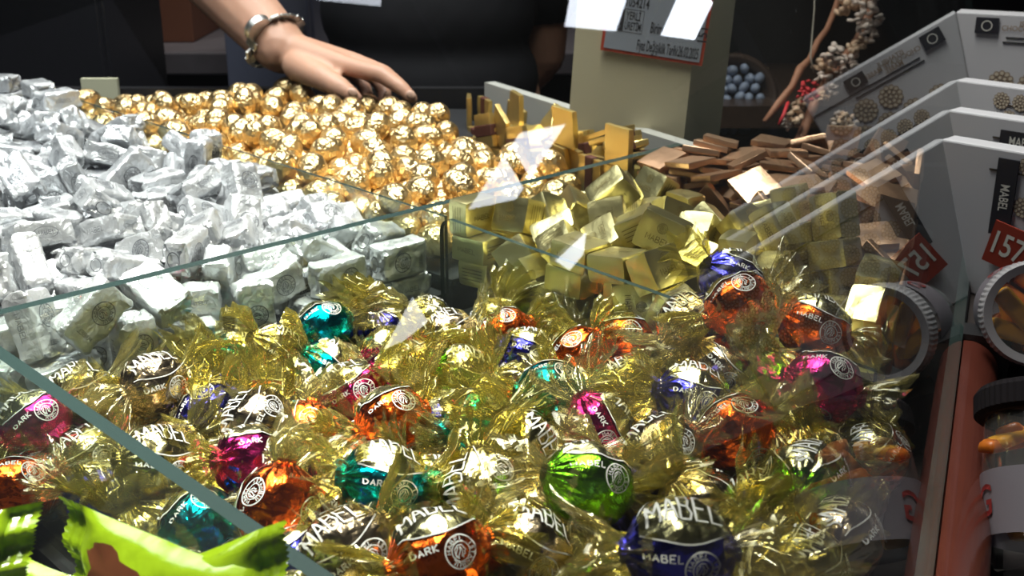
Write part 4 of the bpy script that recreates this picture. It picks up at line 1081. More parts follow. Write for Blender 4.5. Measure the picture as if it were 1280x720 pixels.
HIDE = {
    'silver': [0, 1, 3, 4, 5, 6, 9, 10, 12, 13, 14, 15, 17, 19, 20, 21, 23, 24, 25, 26, 27, 28, 30, 31, 32, 33, 35, 36, 37, 41, 42, 43, 44, 46, 48, 50, 52, 54, 56,
        57, 59, 60, 62, 64, 66, 68, 69, 71, 73, 76, 79, 83, 85, 87, 89, 90, 92, 93, 94, 95, 97, 98, 99, 101, 102, 105, 111, 113, 115, 116, 117, 121, 127, 128,
        129, 130, 131, 135, 140, 144, 147, 148, 150, 153, 155, 156, 157, 164, 167, 168, 171, 177, 178, 184, 193, 200, 205, 215, 221, 237, 255],
    'egg': [0, 2, 3, 4, 5, 11, 12, 14, 16, 18, 20, 22, 24, 28, 29, 30, 35, 37, 38, 40, 42, 44, 46, 49, 50, 53, 54, 55, 57, 58, 65, 67, 69, 70, 71, 72, 75, 76,
        78, 79, 82, 86, 87, 96, 98, 100, 104, 105, 111, 112, 114, 121, 123, 124, 125, 127, 128, 129, 130, 132, 136, 138, 139, 141, 144, 145, 147, 148, 151,
        154, 156, 158, 159, 160, 161, 162, 164, 174, 185, 203, 211, 246, 248, 259, 267],
    'cube': [1, 2, 5, 6, 7, 8, 9, 10, 11, 12, 13, 17, 18, 20, 22, 26, 27, 28, 29, 31, 35, 36, 37, 38, 39, 40, 42, 44, 45, 47, 48, 49, 53, 54, 58, 59, 60, 66, 67,
        68, 71, 73, 77, 79, 80, 81, 82, 83, 89, 94, 97, 99, 100, 106, 109, 112, 142],
    'nap': [0, 1, 2, 3, 4, 5, 6, 7, 8, 9, 10, 11, 12, 13, 14, 15, 16, 17, 19, 20, 21, 22, 23, 24, 25, 26, 27, 28, 30, 32, 33, 36, 37, 38, 39, 40, 41, 42, 43, 44,
        46, 47, 48, 49, 50, 51, 52, 53, 54, 55, 56, 57, 58, 59, 60, 61, 62, 63, 64, 65, 66, 68, 69, 71, 72, 73, 74, 75, 76, 77, 78, 79, 80, 81, 82, 83, 84,
        85, 86, 87, 88, 89, 90, 91, 92, 93, 94, 95, 96, 97, 98, 99, 100, 101, 102, 104, 105, 106, 108, 109, 112, 113, 114, 115, 116, 117, 118, 119, 120, 122,
        124, 125, 126, 129, 130, 131, 133, 134, 135, 136, 137, 140, 144, 146, 147, 148, 149, 150, 151, 153, 154, 155, 157, 158, 160, 161, 162, 165, 166, 167,
        169, 170, 172, 173, 174, 175, 176, 177, 178, 179, 182, 184, 186, 187, 188, 189, 190, 191, 192, 196, 197, 199, 200, 201, 207, 208, 210, 213, 218, 219,
        223, 225, 232, 237, 239, 241, 244, 251, 261, 265],
    'backnap': [3, 4, 10, 14, 24, 27, 36, 43, 44, 45, 48],
}
heap('silver', 'silver_chocolate', sil, sil_print)
heap('egg', 'gold_egg', eggs_m, None, .006)
heap('cube', 'gold_cube', cub, cub_print)
heap('nap', 'bronze_square', nap_m)
heap('backnap', 'gold_square', gnap_m)
for o, key, p, q in HEAP:
    if key == 'backnap' and rnd.random() < .5: link('paper_band', band_m, o)

# ---------------------------------------------------------------- truffles
TR = 0.0185
NV = 4
PL = []
for k in range(NV):
    r_ = random.Random(90 + k)
    pl = []
    for j in range(22):
        v = Vector((r_.uniform(-.75, .75), r_.gauss(0, 1), r_.gauss(0, 1))).normalized()
        pl.append((v, r_.uniform(.90, .985)))
    PL.append((pl, r_.uniform(0, 6), 13 + 2 * k))


def trad(k, x, th):
    """radius of the foil about the twist axis at x, angle th (0 = middle of the gold band)"""
    pl, ph, nf = PL[k]
    ax = min(abs(x) / (TR * 1.06), .9999)
    r = TR * math.sqrt(1 - ax * ax)
    neck = .0042
    if ax > .72:
        t = (ax - .72) / .28
        r = r * (1 - t) + (TR * math.sqrt(1 - .72 ** 2) * (1 - t) + neck * t) * t
        r = max(r, neck)
    d = Vector((x, r * math.sin(th), r * math.cos(th)))
    L_ = d.length
    d /= L_
    lim = 9.0
    for v, o in pl:
        c_ = d.dot(v)
        if c_ > .4: lim = min(lim, o * TR / c_)
    if lim < L_: r *= lim / L_
    s = max(0.0, min(1.0, (abs(x) / TR - .45) / .5)); s = s * s * (3 - 2 * s)
    r *= 1 + .10 * s * math.sin(nf * th + ph + 2.0 * math.sin(th * 2 + ph)) + .02 * noise.noise(Vector((x * 260, th * 3, k * 4.0)))
    return r


def tpt(k, x, th, off=0.0):
    r = trad(k, x, th) + off
    return (x, r * math.sin(th), r * math.cos(th))


def grid_mesh(name, xs, ths, f, mat, wrap):
    vs = [f(x, t) for x in xs for t in ths]
    n = len(ths)
    fs = []
    for i in range(len(xs) - 1):
        for j in range(n if wrap else n - 1):
            j2 = (j + 1) % n
            fs.append((i * n + j, i * n + j2, (i + 1) * n + j2, (i + 1) * n + j))
    return mesh(name, vs, fs, mat, True)


XL = .0213
ball_m, band_ms, letter_ms, seal_ms, small_ms = [], [], [], [], []
for k in range(NV):
    nx, nth = 34, 60
    xs = [XL * math.sin(-math.pi / 2 + math.pi * i / (nx - 1)) * 1.0 for i in range(nx)]
    ths = [2 * math.pi * j / nth for j in range(nth)]
    ball_m.append(grid_mesh('truffle', xs, ths, lambda x, t: tpt(k, x, t), None, True))
    lune = lambda x: .82 * (1 - .45 * (x / .0165) ** 2)
    xb = [-.0158 + .0316 * i / 19 for i in range(20)]
    bmesh_ = grid_mesh('gold_band', xb, [-1 + 2 * j / 15 for j in range(16)], lambda x, t: tpt(k, x, t * lune(x), .0004), M['t_band'], False)
    band_ms.append(bmesh_)
    ik = Ink()
    f = lambda s, t: tpt(k, s, t / TR, .0008)
    ik.word('MABEL', 0, .0004, .0042, .0120, .0013, .0009, f, .002)
    for sg in (-1, 1):
        ik.stroke([(x, sg * lune(x) * TR) for x in xb], .0006, f)
    letter_ms.append(ik.data('lettering', M['white_print']))
    ik = Ink()
    ik.seal(.0062, lambda s, t: tpt(k, s + .0045, (t - 1.28 * TR) / TR, .0008), 32)
    ik.seal(.0062, lambda s, t: tpt(k, -s - .0045, (-t + 1.28 * TR) / TR, .0008), 32)
    ik.seal(.0062, lambda s, t: tpt(k, s, (t - 2.9 * TR) / TR, .0008), 32)
    seal_ms.append(ik.data('seal', M['white_print']))
    ik = Ink()
    for sg in (1, -1):
        ik.word('DARK' if k % 2 == 0 else 'MABEL', 0, 0, .0018, .0026, .0009, .0006, lambda s, t: tpt(k, sg * (s - .0085), sg * (t - 1.08 * TR) / TR, .0008))
    small_ms.append(ik.data('small_lettering', M['white_print']))

tail_ms = []
for k in range(8):
    r_ = random.Random(300 + k)
    nth, ns = 84, 17
    ph = [r_.uniform(0, 6.28) for _ in range(6)]
    kf = r_.choice((9, 11, 12, 14))
    bend = (r_.uniform(-.010, .010), r_.uniform(-.010, .010))
    flare = r_.uniform(.0135, .0190)
    L_ = r_.uniform(.022, .028)

    def tail(s, th):
        x = .0125 + s * L_
        sn = .24
        if s < sn:
            t = s / sn
            r = .0150 * (1 - t) ** 1.1 + .0046 * t
            a = .10 + .2 * t
        else:
            t = (s - sn) / (1 - sn)
            r = .0046 + (flare - .0046) * t ** .85
            a = .36 * min(1, .45 + t)
        w = 1 - 2 * abs(math.sin(kf * .5 * th + ph[0] + .5 * math.sin(2 * th + ph[1]) + 1.2 * s)) ** .8
        w = w * .75 + math.sin((kf + 5) * th + ph[2] - 2 * s) * .25
        r *= 1 + a * w + .14 * math.sin(2 * th + ph[3]) + .10 * math.sin(3 * th + ph[4])
        t = max(0, s - sn)
        x += t * (.005 * math.sin(2 * th + ph[5]) + .004 * w)
        p = Vector((x, r * math.sin(th) + bend[0] * t * t * 2, r * math.cos(th) + bend[1] * t * t * 2))
        nz = noise.noise_vector(p * 70 + Vector((k * 7, 0, 0)))
        return p + nz * (.0006 + .0040 * t)
    tail_ms.append(grid_mesh('twist_end', [i / (ns - 1) for i in range(ns)], [2 * math.pi * j / nth for j in range(nth)], tail, None, True))

NPIN = 58
TRUF_AT = [
    (-0.1237, 0.7179, 1.015, 'teal', 20, -20), (-0.1746, 0.6932, 1.0027, 'teal', -30, 20), (-0.2003, 0.6002, 1.028, 'bronze', 15, 40), (-0.1318, 0.5484, 1.0288, 'bronze', 60, 30),
    (-0.1678, 0.5883, 1.013, 'blue', 40, -30), (-0.1129, 0.5723, 1.0098, 'orange', 70, 20), (-0.062, 0.5476, 1.0305, 'orange', 20, -10), (-0.0174, 0.5476, 1.0305, 'teal', 15, -15),
    (-0.0913, 0.61, 1.0186, 'magenta', 30, 25), (-0.0703, 0.6365, 1.0126, 'magenta', -20, 40), (-0.0283, 0.6336, 1.018, 'green', -15, 35), (-0.0042, 0.706, 1.0141, 'orange', 30, -25),
    (0.01, 0.674, 1.0126, 'blue', -20, 10), (0.0402, 0.6539, 1.0211, 'orange', 50, -20), (0.0686, 0.6751, 1.0223, 'orange', 5, -10), (0.1248, 0.6013, 1.0745, 'orange', 30, -20),
    (0.127, 0.6365, 1.076, 'blue', -30, -10), (0.1634, 0.5894, 1.066, 'orange', -20, 12), (0.1543, 0.5324, 1.057, 'magenta', -10, -25), (0.1015, 0.6238, 1.0548, 'bronze', 40, 40),
    (0.0936, 0.5523, 1.042, 'blue', -10, 20), (0.108, 0.509, 1.044, 'orange', 30, -20), (0.1297, 0.4578, 1.0455, 'green', -15, -25), (0.0322, 0.4399, 1.0535, 'green', -15, -5),
    (-0.0563, 0.4568, 1.046, 'teal', -10, 32), (-0.1025, 0.4518, 1.0358, 'orange', 75, -25), (-0.0273, 0.3841, 1.055, 'orange', 15, 20), (0.0591, 0.3573, 1.074, 'blue', 5, 38),
    (0.0445, 0.5435, 1.028, 'magenta', -60, 15), (0.0218, 0.5831, 1.03, 'teal', 0, -30), (-0.147, 0.4823, 1.008, 'teal', 30, -15), (-0.2156, 0.5441, 0.988, 'blue', -30, -30),
    (-0.2613, 0.5814, 1.0135, 'magenta', 30, 10), (-0.2636, 0.5525, 0.988, 'orange', -20, -20), (-0.0375, 0.5691, 1.0133, 'blue', 30, -30), (-0.1147, 0.6713, 1.0056, 'teal', -40, 20),
    (-0.1275, 0.5143, 1.0247, 'magenta', -10, -10), (-0.0895, 0.4215, 1.0242, 'blue', 30, 10), (0.0706, 0.4868, 1.044, 'bronze', 40, 20), (-0.0586, 0.6686, 1.0068, 'bronze', 40, 30),
    (-0.1474, 0.6756, 1.0146, 'gold', -40, 30), (-0.2498, 0.6157, 1.0149, 'gold', 10, 35), (-0.2321, 0.5754, 0.995, 'gold', 30, 30), (-0.175, 0.5138, 1.025, 'gold', -10, 35),
    (-0.0143, 0.4635, 1.039, 'gold', 90, 50), (0.0048, 0.402, 1.045, 'bronze', -25, 30), (0.1361, 0.4248, 1.0352, 'bronze', 60, 10), (0.1139, 0.3987, 1.038, 'gold', -60, 40),
    (-0.0655, 0.4057, 1.0427, 'bronze', 35, 40), (-0.0424, 0.7211, 1.008, 'bronze', 20, 30), (0.0702, 0.6271, 1.0158, 'gold', 30, 35), (0.0039, 0.5155, 1.032, 'gold', -60, 40),
    (-0.0814, 0.4756, 1.0197, 'bronze', -40, 20), (0.0465, 0.4594, 1.0292, 'blue', 60, 0), (0.1175, 0.5972, 1.039, 'bronze', -40, 30), (0.041, 0.6071, 1.0149, 'bronze', -30, 30),
    (-0.0374, 0.4839, 1.0233, 'teal', -30, 0), (0.1889, 0.5471, 1.01, 'orange', 70, -20), (-0.1362, 0.6055, 1.005, 'gold', -38, 7), (0.0633, 0.3758, 1.0366, 'gold', 35, 5),
    (-0.0591, 0.7699, 0.9985, 'gold', -25, 0), (-0.0316, 0.4258, 1.0251, 'gold', 24, -2), (-0.0874, 0.744, 0.9984, 'blue', -71, -8), (-0.1865, 0.6334, 0.9995, 'gold', 72, -4),
    (0.0784, 0.411, 1.0425, 'gold', 36, 53), (-0.0805, 0.7067, 1.0016, 'magenta', 17, 30), (-0.0125, 0.747, 1.0034, 'gold', 67, 6), (-0.185, 0.557, 1.005, 'bronze', 35, 1),
    (-0.0824, 0.5209, 1.0148, 'gold', -34, -4), (-0.0552, 0.3703, 1.0275, 'teal', 33, -8), (0.0214, 0.3657, 1.0332, 'gold', 61, 42), (0.0828, 0.3428, 1.05, 'bronze', -23, 48),
    (-0.2137, 0.6082, 0.9914, 'bronze', -71, 50), (0.0118, 0.431, 1.0198, 'gold', -37, 15), (0.0437, 0.4133, 1.0233, 'gold', -63, 30), (0.0839, 0.4519, 1.0341, 'bronze', -42, -13),
    (0.0125, 0.4793, 1.0164, 'bronze', -55, 17), (-0.0061, 0.601, 1.0063, 'orange', -57, -16), (-0.0738, 0.5743, 1.0036, 'gold', 34, 25), (0.144, 0.5645, 1.042, 'green', -53, 25),
    (0.0376, 0.7021, 1.0021, 'gold', 68, -20), (-0.1482, 0.645, 0.9933, 'orange', -9, -14), (0.0574, 0.5086, 1.0174, 'bronze', -34, 26), (-0.048, 0.6046, 1.0032, 'bronze', -73, -17),
    (0.0166, 0.5484, 1.0017, 'gold', 62, 56), (0.1445, 0.499, 1.032, 'bronze', -66, -12), (-0.021, 0.6645, 0.9907, 'blue', 58, -17), (-0.1112, 0.443, 1.0004, 'blue', -15, 34),
    (-0.0305, 0.528, 0.9999, 'bronze', -26, -2), (-0.1466, 0.5255, 0.992, 'gold', -6, 31), (-0.1171, 0.7052, 0.9811, 'gold', -35, -3), (-0.1431, 0.5684, 0.9891, 'gold', 23, 15),
    (0.0741, 0.5649, 1.0125, 'bronze', -39, 37), (-0.1042, 0.6305, 0.9874, 'blue', -48, 0), (-0.0456, 0.4537, 1.0042, 'blue', 59, -16), (-0.1114, 0.5362, 0.9937, 'bronze', 80, -2),
    (0.0169, 0.6424, 0.995, 'green', 69, -12), (-0.0067, 0.3914, 1.0114, 'gold', 29, 54), (-0.1788, 0.4939, 0.992, 'gold', -74, 20), (-0.1055, 0.4918, 0.9973, 'blue', -1, 57),
    (-0.0609, 0.4071, 1.0065, 'bronze', 72, 20), (-0.1829, 0.6103, 0.9714, 'blue', -5, -18), (-0.0594, 0.7354, 0.971, 'blue', 72, -11), (0.007, 0.717, 0.9769, 'green', -78, 11),
    (-0.1908, 0.6575, 0.968, 'gold', 60, -17), (-0.1503, 0.6943, 0.968, 'gold', 40, 21), (0.0335, 0.5814, 0.9885, 'gold', -28, -18), (0.0001, 0.5093, 0.9914, 'bronze', 2, 39),
    (-0.0832, 0.6772, 0.9735, 'gold', 70, 44), (0.0582, 0.5373, 0.9934, 'gold', -68, 57), (-0.029, 0.7089, 0.975, 'magenta', -33, 39), (-0.0578, 0.4966, 0.9882, 'gold', -43, 16),
    (0.0726, 0.6546, 0.986, 'magenta', 5, 4), (-0.0088, 0.4534, 0.9948, 'bronze', -70, 31), (-0.0664, 0.6445, 0.977, 'gold', 65, 30), (0.0947, 0.5215, 1.0122, 'gold', -49, 51),
    (0.1087, 0.6294, 1.0112, 'teal', 41, 38), (0.1138, 0.4786, 1.02, 'gold', 16, 37), (-0.0534, 0.7964, 0.968, 'blue', 5, 1), (-0.2609, 0.5834, 0.968, 'teal', 6, -10),
    (0.0711, 0.5965, 0.99, 'gold', 71, -16), (-0.0966, 0.5894, 0.9789, 'orange', 64, 19), (-0.0264, 0.7659, 0.9711, 'magenta', 57, 25), (-0.016, 0.6275, 0.9818, 'gold', 69, 5),
    (-0.1822, 0.53, 0.9772, 'gold', 58, -19), (-0.0738, 0.5414, 0.9839, 'magenta', 16, 25), (-0.2016, 0.5774, 0.9724, 'orange', -50, -15), (0.048, 0.479, 0.9969, 'bronze', -24, 25),
    (0.1458, 0.5353, 1.02, 'bronze', -18, 43), (-0.0813, 0.7678, 0.968, 'gold', 26, 45), (0.0649, 0.4379, 1.0031, 'bronze', -9, 39), (0.0516, 0.6818, 0.9706, 'teal', -2, 19),
    (0.1167, 0.581, 1.0056, 'gold', 59, 5), (-0.1309, 0.4603, 0.9738, 'bronze', -24, -9), (-0.0266, 0.5592, 0.9739, 'bronze', 39, 10), (0.0326, 0.4293, 0.9874, 'gold', 9, 28),
    (-0.0753, 0.454, 0.9781, 'gold', -52, -7), (-0.0595, 0.5919, 0.9693, 'gold', -74, 33), (0.1001, 0.4272, 1.008, 'gold', -43, 23), (0.0129, 0.6745, 0.9684, 'blue', -33, 22),
    (-0.148, 0.4943, 0.9701, 'bronze', -31, -7), (0.1545, 0.5823, 1.008, 'bronze', -79, -10), (0.0361, 0.6176, 0.9741, 'gold', 46, 27),
]
RR, UU, TT = Vector((1, 0, 0)), Vector((0, SP, CP)), Vector((0, -CP, SP))
TRUF = []
rt = random.Random(21)
for i, (x, y, z, cname, al, be) in enumerate(TRUF_AT):
    if i in HIDE.get('truffle', ()): continue
    P = Vector((x, y, z))
    a, b = math.radians(al), math.radians(be)
    view = (Vector((0, 0, CAM_Z)) - P).normalized()
    rgt = view.cross(Vector((0, 0, 1))).normalized() * -1
    upv = view.cross(rgt).normalized()
    if upv.z < 0: upv = -upv
    dep = rt.uniform(-.5, .0)
    gap = -(P - PANE_P).dot(PANE_N)
    if gap < .045: a *= .15; dep = 0
    axis = (rgt * math.cos(a) + upv * math.sin(a) + view * dep).normalized()
    if gap < .045: axis = (RD + Vector((0, 0, .25 * math.sin(al)))).normalized()
    G = (-rgt * math.sin(a) + upv * math.cos(a)) * math.cos(b) + view * math.sin(b)
    G = (G - axis * G.dot(axis)).normalized()
    Y = G.cross(axis)
    mat3 = Matrix((axis, Y, G)).transposed()
    k = i % NV
    o = place('truffle', ball_m[k], P, mat3.to_quaternion())
    if len(ball_m[k].materials) == 0: ball_m[k].materials.append(M['t_gold'])
    o.material_slots[0].link = 'OBJECT'
    o.material_slots[0].material = M['t_' + cname]
    if cname not in ('gold',):
        link('gold_band', band_ms[k], o) if cname != 'bronze' else None
    if i < NPIN or i % 3 == 0: link('lettering', letter_ms[k], o)
    link('seal', seal_ms[k], o)
    if i < NPIN: link('small_lettering', small_ms[k], o)
    for sg in (0, 1):
        tm = tail_ms[rt.randrange(8)]
        t = link('twist_end', tm, o)
        if len(tm.materials) == 0: tm.materials.append(M['film'])
        t.material_slots[0].link = 'OBJECT'
        t.material_slots[0].material = M['film'] if rt.random() < .62 else M['film2']
        t.rotation_euler = (rt.uniform(0, 6.28), 0, 0) if sg == 0 else (rt.uniform(0, 6.28), 0, math.pi)
        sc_ = rt.uniform(.88, 1.12) if i < NPIN else rt.uniform(1.05, 1.3)
        t.scale = (1 if i < NPIN else 1.1, sc_, sc_)
    TRUF.append((o, i, cname, P))

# ---------------------------------------------------------------- lime sachets in the near bay
def sachet(e0, e1, top, Ls, Ws, label, picture=True, seed=1):
    """A flow-wrapped sachet: middle of one crimped end, middle of the other end's direction, a point up its width."""
    P0, P1, PT_ = at_d(*e0), at_d(*e1), at_d(*top)
    X = (P1 - P0).normalized()
    Y = (PT_ - P0); Y = (Y - X * Y.dot(X)).normalized()
    Z = X.cross(Y)
    if Z.dot(Vector((0, 0, CAM_Z)) - P0) < 0: Y = -Y; Z = -Z
    e = empty('lime_sachet', P0 + X * Ls / 2)
    e.rotation_euler = Matrix((X, Y, Z)).transposed().to_euler()
    skew = (PT_ - P0).dot(X) / max(1e-6, abs((PT_ - P0).dot(Y))) * (1 if (PT_ - P0).dot(Y) > 0 else -1)
    nx, ny = 60, 26
    off = Vector((seed * 2.7, seed, 0))

    def lift(x, y, s, t):
        prof = max(0.0, 1 - abs(s) ** 3.0) ** .55 * max(0.0, 1 - abs(t) ** 2.2) ** .6
        n_ = noise.noise(Vector((x * 38, y * 38, 0)) + off)
        crease = .0022 * (.35 - abs(noise.noise(Vector((x * 60, y * 60, 3)) + off))) + .0014 * (.3 - abs(noise.noise(Vector((x * 120, y * 90, 7)) + off)))
        fan = .0022 * math.sin(t * 8 + seed + 2 * s) * math.exp(-(1 - abs(s)) / .16)
        return prof, .0012 * n_, crease, fan
    vs, fs = [], []
    for side in (1, -1):
        for i in range(nx + 1):
            s = -1 + 2 * i / nx
            for j in range(ny + 1):
                t = -1 + 2 * j / ny
                y = t * Ws / 2 * (1 - .06 * max(0.0, 1 - abs(s) ** 2))
                x = s * Ls / 2 + skew * y * (1 - (s + 1) / 2)
                prof, n_, cr_, fan = lift(x, y, s, t)
                vs.append((x, y, side * (.0105 * prof + cr_ * prof) + n_ + fan))
    n1 = (nx + 1) * (ny + 1)
    for sd in (0, 1):
        for i in range(nx):
            for j in range(ny):
                a = sd * n1 + i * (ny + 1) + j
                q = (a, a + ny + 1, a + ny + 2, a + 1)
                fs.append(q if sd == 0 else q[::-1])
    body = link('pouch', mesh('pouch', vs, fs, lime, True), e)
    # crimped end strips: flat ridged bars with a saw-tooth edge
    for sg in (-1, 1):
        v2, f2 = [], []
        n = 44
        for j in range(n + 1):
            t = -1 + 2 * j / n
            y = t * Ws / 2
            for u_ in range(6):
                x = sg * (Ls / 2 - .0008 + u_ * .0021 + (.0013 if (j % 2 and u_ == 5) else 0)) + (skew * y if sg < 0 else 0)
                xe = sg * Ls / 2 + (skew * y if sg < 0 else 0)
                _p, n_, _c, fan = lift(xe, y, sg, t)
                v2.append((x, y, n_ + fan + (.00025 if u_ % 2 else -.00025)))
        for j in range(n):
            for u_ in range(5):
                a = j * 6 + u_
                f2.append((a, a + 6, a + 7, a + 1))
        link('crimped_end', mesh('crimped_end', v2, f2, lime, False), e)
    if picture:
        v3, f3 = [], []
        n = 22
        for k in range(-1, n):
            a = 2 * math.pi * k / n
            r = .011 * (1 + .22 * math.sin(3 * a + seed) + .12 * math.sin(5 * a)) if k >= 0 else 0
            x, y = r * 1.3 * math.cos(a) - Ls * .23, r * .75 * math.sin(a) + .008
            prof, n_, cr_, fan = lift(x, y, x / (Ls / 2), y / (Ws / 2))
            v3.append((x, y, .0105 * prof + cr_ * prof + n_ + fan + .0012))
        for k in range(n): f3.append((0, 1 + k, 1 + (k + 1) % n))
        link('chocolate_picture', mesh('chocolate_picture', v3, f3, M['choc'], True), e)
    tag(e, label, 'sachet', 'lime sachets in the near bay')
    return e


lime = M['lime']
sachet((112, 712, .420), (310, 800, .385), (102, 634, .420), .072, .046, 'lime green sachet with a brown chocolate picture and an upright crimped end', True, 1)
sachet((322, 748, .392), (130, 815, .400), (324, 670, .392), .066, .043, 'lime green sachet lying against the dark glass edge, crimped end towards it', False, 4)
sachet((2, 692, .405), (-110, 715, .40), (12, 642, .405), .060, .030, 'lime green sachet cut off by the left border of the photo', False, 7)
sachet((88, 800, .432), (-40, 735, .45), (98, 722, .432), .070, .045, 'shaded lime green sachet lying lowest, half under the other sachets', False, 9)

# ---------------------------------------------------------------- the cream price block on the counter
e = empty('price_block', Vector((0, 0, 0)))
A0 = at_d(708, 185, 1.16); A1 = at_d(852, 200, 1.13)
zb = CAM_Z - 0.262
bw = Vector((A1.x - A0.x, A1.y - A0.y, 0)); bl = bw.length; bd = bw.normalized(); bn = Vector((bd.y, -bd.x, 0))   # bn faces the viewer
e.location = (A0.x, A0.y, zb)
e.rotation_euler.z = math.atan2(bd.y, bd.x)
lean = 0.10
bh = .30
vs = []
for z in (0, bh):
    sh = lean * z
    for x, y in ((0, 0), (bl, 0), (bl + .028, .05), (.0, .05)):
        vs.append((x + sh * .55, y + sh * .2, z))
fs = [(0, 1, 5, 4), (2, 3, 7, 6), (3, 0, 4, 7), (4, 5, 6, 7), (3, 2, 1, 0)]
link('board', mesh('board', vs, fs, M['cream']), e)
link('side_board', mesh('side_board', vs, [(1, 2, 6, 5)], M['cream_side']), e)
tagw, tagh = .098, .080
tg = link('price_tag', None, e)


def tag_slab(name, w, h, t, mat, parent, z0):
    bm = bmesh.new(); bm_box(bm, (0, 0, 0), (w, h, t), None, .0)
    o = link(name, from_bm(name, bm, mat), parent)
    o.location = (0, 0, z0)
    return o


tb = tag_slab('price_tag', tagw, tagh, .0012, M['tag_red'], e, 0)
bpy.data.objects.remove(tg)
# stands flat against the block's face, tipped a little clockwise
PT = at_d(821, 43, 1.10)
loc = Matrix.LocRotScale(e.location, e.rotation_euler, None).inverted() @ PT
fx = 1 - 0
tb.rotation_euler = (math.pi / 2 - lean * .2, math.radians(6.5), 0)
sh_at = lambda z: lean * z * .2
tb.location = (loc.x, sh_at(loc.z) - .0022, loc.z + .018)
tg_in = tag_slab('paper', tagw - .006, tagh - .006, .0012, M['tag_grey'], tb, .0006)


def tag_text(body, x, y, height, width, rz=0.0):
    m = text_mesh('lettering', body, height, M['ink'], 'LEFT')
    xs = [v.co.x for v in m.vertices]
    k = width / (max(xs) - min(xs))
    x_min = min(xs)
    for v in m.vertices: v.co.x = (v.co.x - x_min) * k
    o = link('lettering', m, tb)
    o.location = (x, y, .0014)
    o.rotation_euler.z = rz
    return o


tag_text('2001054214', -.041, .008, .0125, .0325)
tag_text('MALATYA', -.041, .0195, .0125, .0325)
tag_text('Birim Fiyat\u0131:150 TL', -.004, -.0125, .0145, .041)
tag_text('Fiyat De\u011fi\u015fiklik Tarihi:26.02.2025', -.0145, -.0300, .0140, .0585)
tag_text('151', .0455, -.018, .0125, .013, math.pi / 2)
tag_text('YERL\u0130', -.0288, -.0045, .0105, .0140)
tag_text('\u00dcRET\u0130M', -.0288, -.0140, .0105, .0155)
ik = Ink()
fl = lambda s, t: (s, t, .0014)
ik.stroke([(-.0405, .0015), (-.012, .0015), (-.012, -.0195), (-.0405, -.0195), (-.0405, .0015)], .0006, fl)
ik.stroke([(-.0352, .001), (-.0352, -.019)], .0100, fl)
link('lettering', ik.data('lettering', M['ink']), tb)
ik = Ink()
fl2 = lambda s, t: (s, t, .0016)
for k in range(3):
    ik.stroke([(-.0352, -.0035 - .0045 * k), (-.0375, -.006 - .0045 * k), (-.0352, -.0085 - .0045 * k), (-.0329, -.006 - .0045 * k), (-.0352, -.0035 - .0045 * k)], .0006, fl2)
link('lettering', ik.data('lettering', M['tag_grey']), tb)
tag(e, 'cream price block behind the gold squares carrying a grey tag with red border', 'price sign')

# ---------------------------------------------------------------- the boxes, tubs outside the pane
M['box_white'] = plain('box_white_card', (0.66, 0.66, 0.70), 0.4)
M['box_brown'] = plain('box_brown_print', (0.33, 0.24, 0.17), 0.5)
M['box_beige'] = plain('box_beige_print', (0.66, 0.58, 0.46), 0.5)
M['price_red'] = plain('price_sticker_red', (0.36, 0.05, 0.03), 0.5)
M['ledge'] = plain('dark_ledge', (0.030, 0.022, 0.020), 0.5)
LEDGE_Z = CAM_Z - 0.30
lg = prism('side_ledge', [rail_pt(0.10, .002), rail_pt(0.85, .002), rail_pt(0.85, .5), rail_pt(0.10, .5)], LEDGE_Z - .04, LEDGE_Z, M['ledge'])
for t_ in (.16, .8):
    c_ = rail_pt(t_, .3)
    box_obj('leg', (c_.x, c_.y, (LEDGE_Z - .04) / 2), (.05, .05, LEDGE_Z - .04), M['ledge'], Matrix.Rotation(-AZ, 3, 'Z'), parent=lg)
tag(lg, 'dark ledge outside the slanted pane carrying the white rosette boxes', 'ledge')
lg2 = prism('low_ledge', [rail_pt(-0.40, .035), rail_pt(0.072, .035), rail_pt(0.072, .40), rail_pt(-0.40, .40)], CAM_Z - .392, CAM_Z - .352, M['ledge'])
for t_ in (-.33, 0.0):
    c_ = rail_pt(t_, .3)
    box_obj('leg', (c_.x, c_.y, (CAM_Z - .392) / 2), (.05, .05, CAM_Z - .392), M['ledge'], Matrix.Rotation(-AZ, 3, 'Z'), parent=lg2)
tag(lg2, 'low dark ledge beside the mahogany rail carrying the two fruit tubs', 'ledge')


def rosette(vs, fs, mi, cx, cz, r, y):
    def disc(x, z, rad, yy, m, n=10):
        b = len(vs)
        vs.append((x, yy, z))
        for k in range(n): vs.append((x + rad * math.cos(2 * math.pi * k / n), yy, z + rad * math.sin(2 * math.pi * k / n)))
        for k in range(n):
            fs.append((b, b + 1 + k, b + 1 + (k + 1) % n)); mi.append(m)
    for nn, rr, sz in ((12, .78, .235), (7, .42, .20), (1, 0, .2)):
        for k in range(nn):
            a = 2 * math.pi * k / nn
            disc(cx + r * rr * math.cos(a), cz + r * rr * math.sin(a), r * sz, y, 0)
            disc(cx + r * rr * math.cos(a), cz + r * rr * math.sin(a), r * sz * .66, y - .0002, 1)


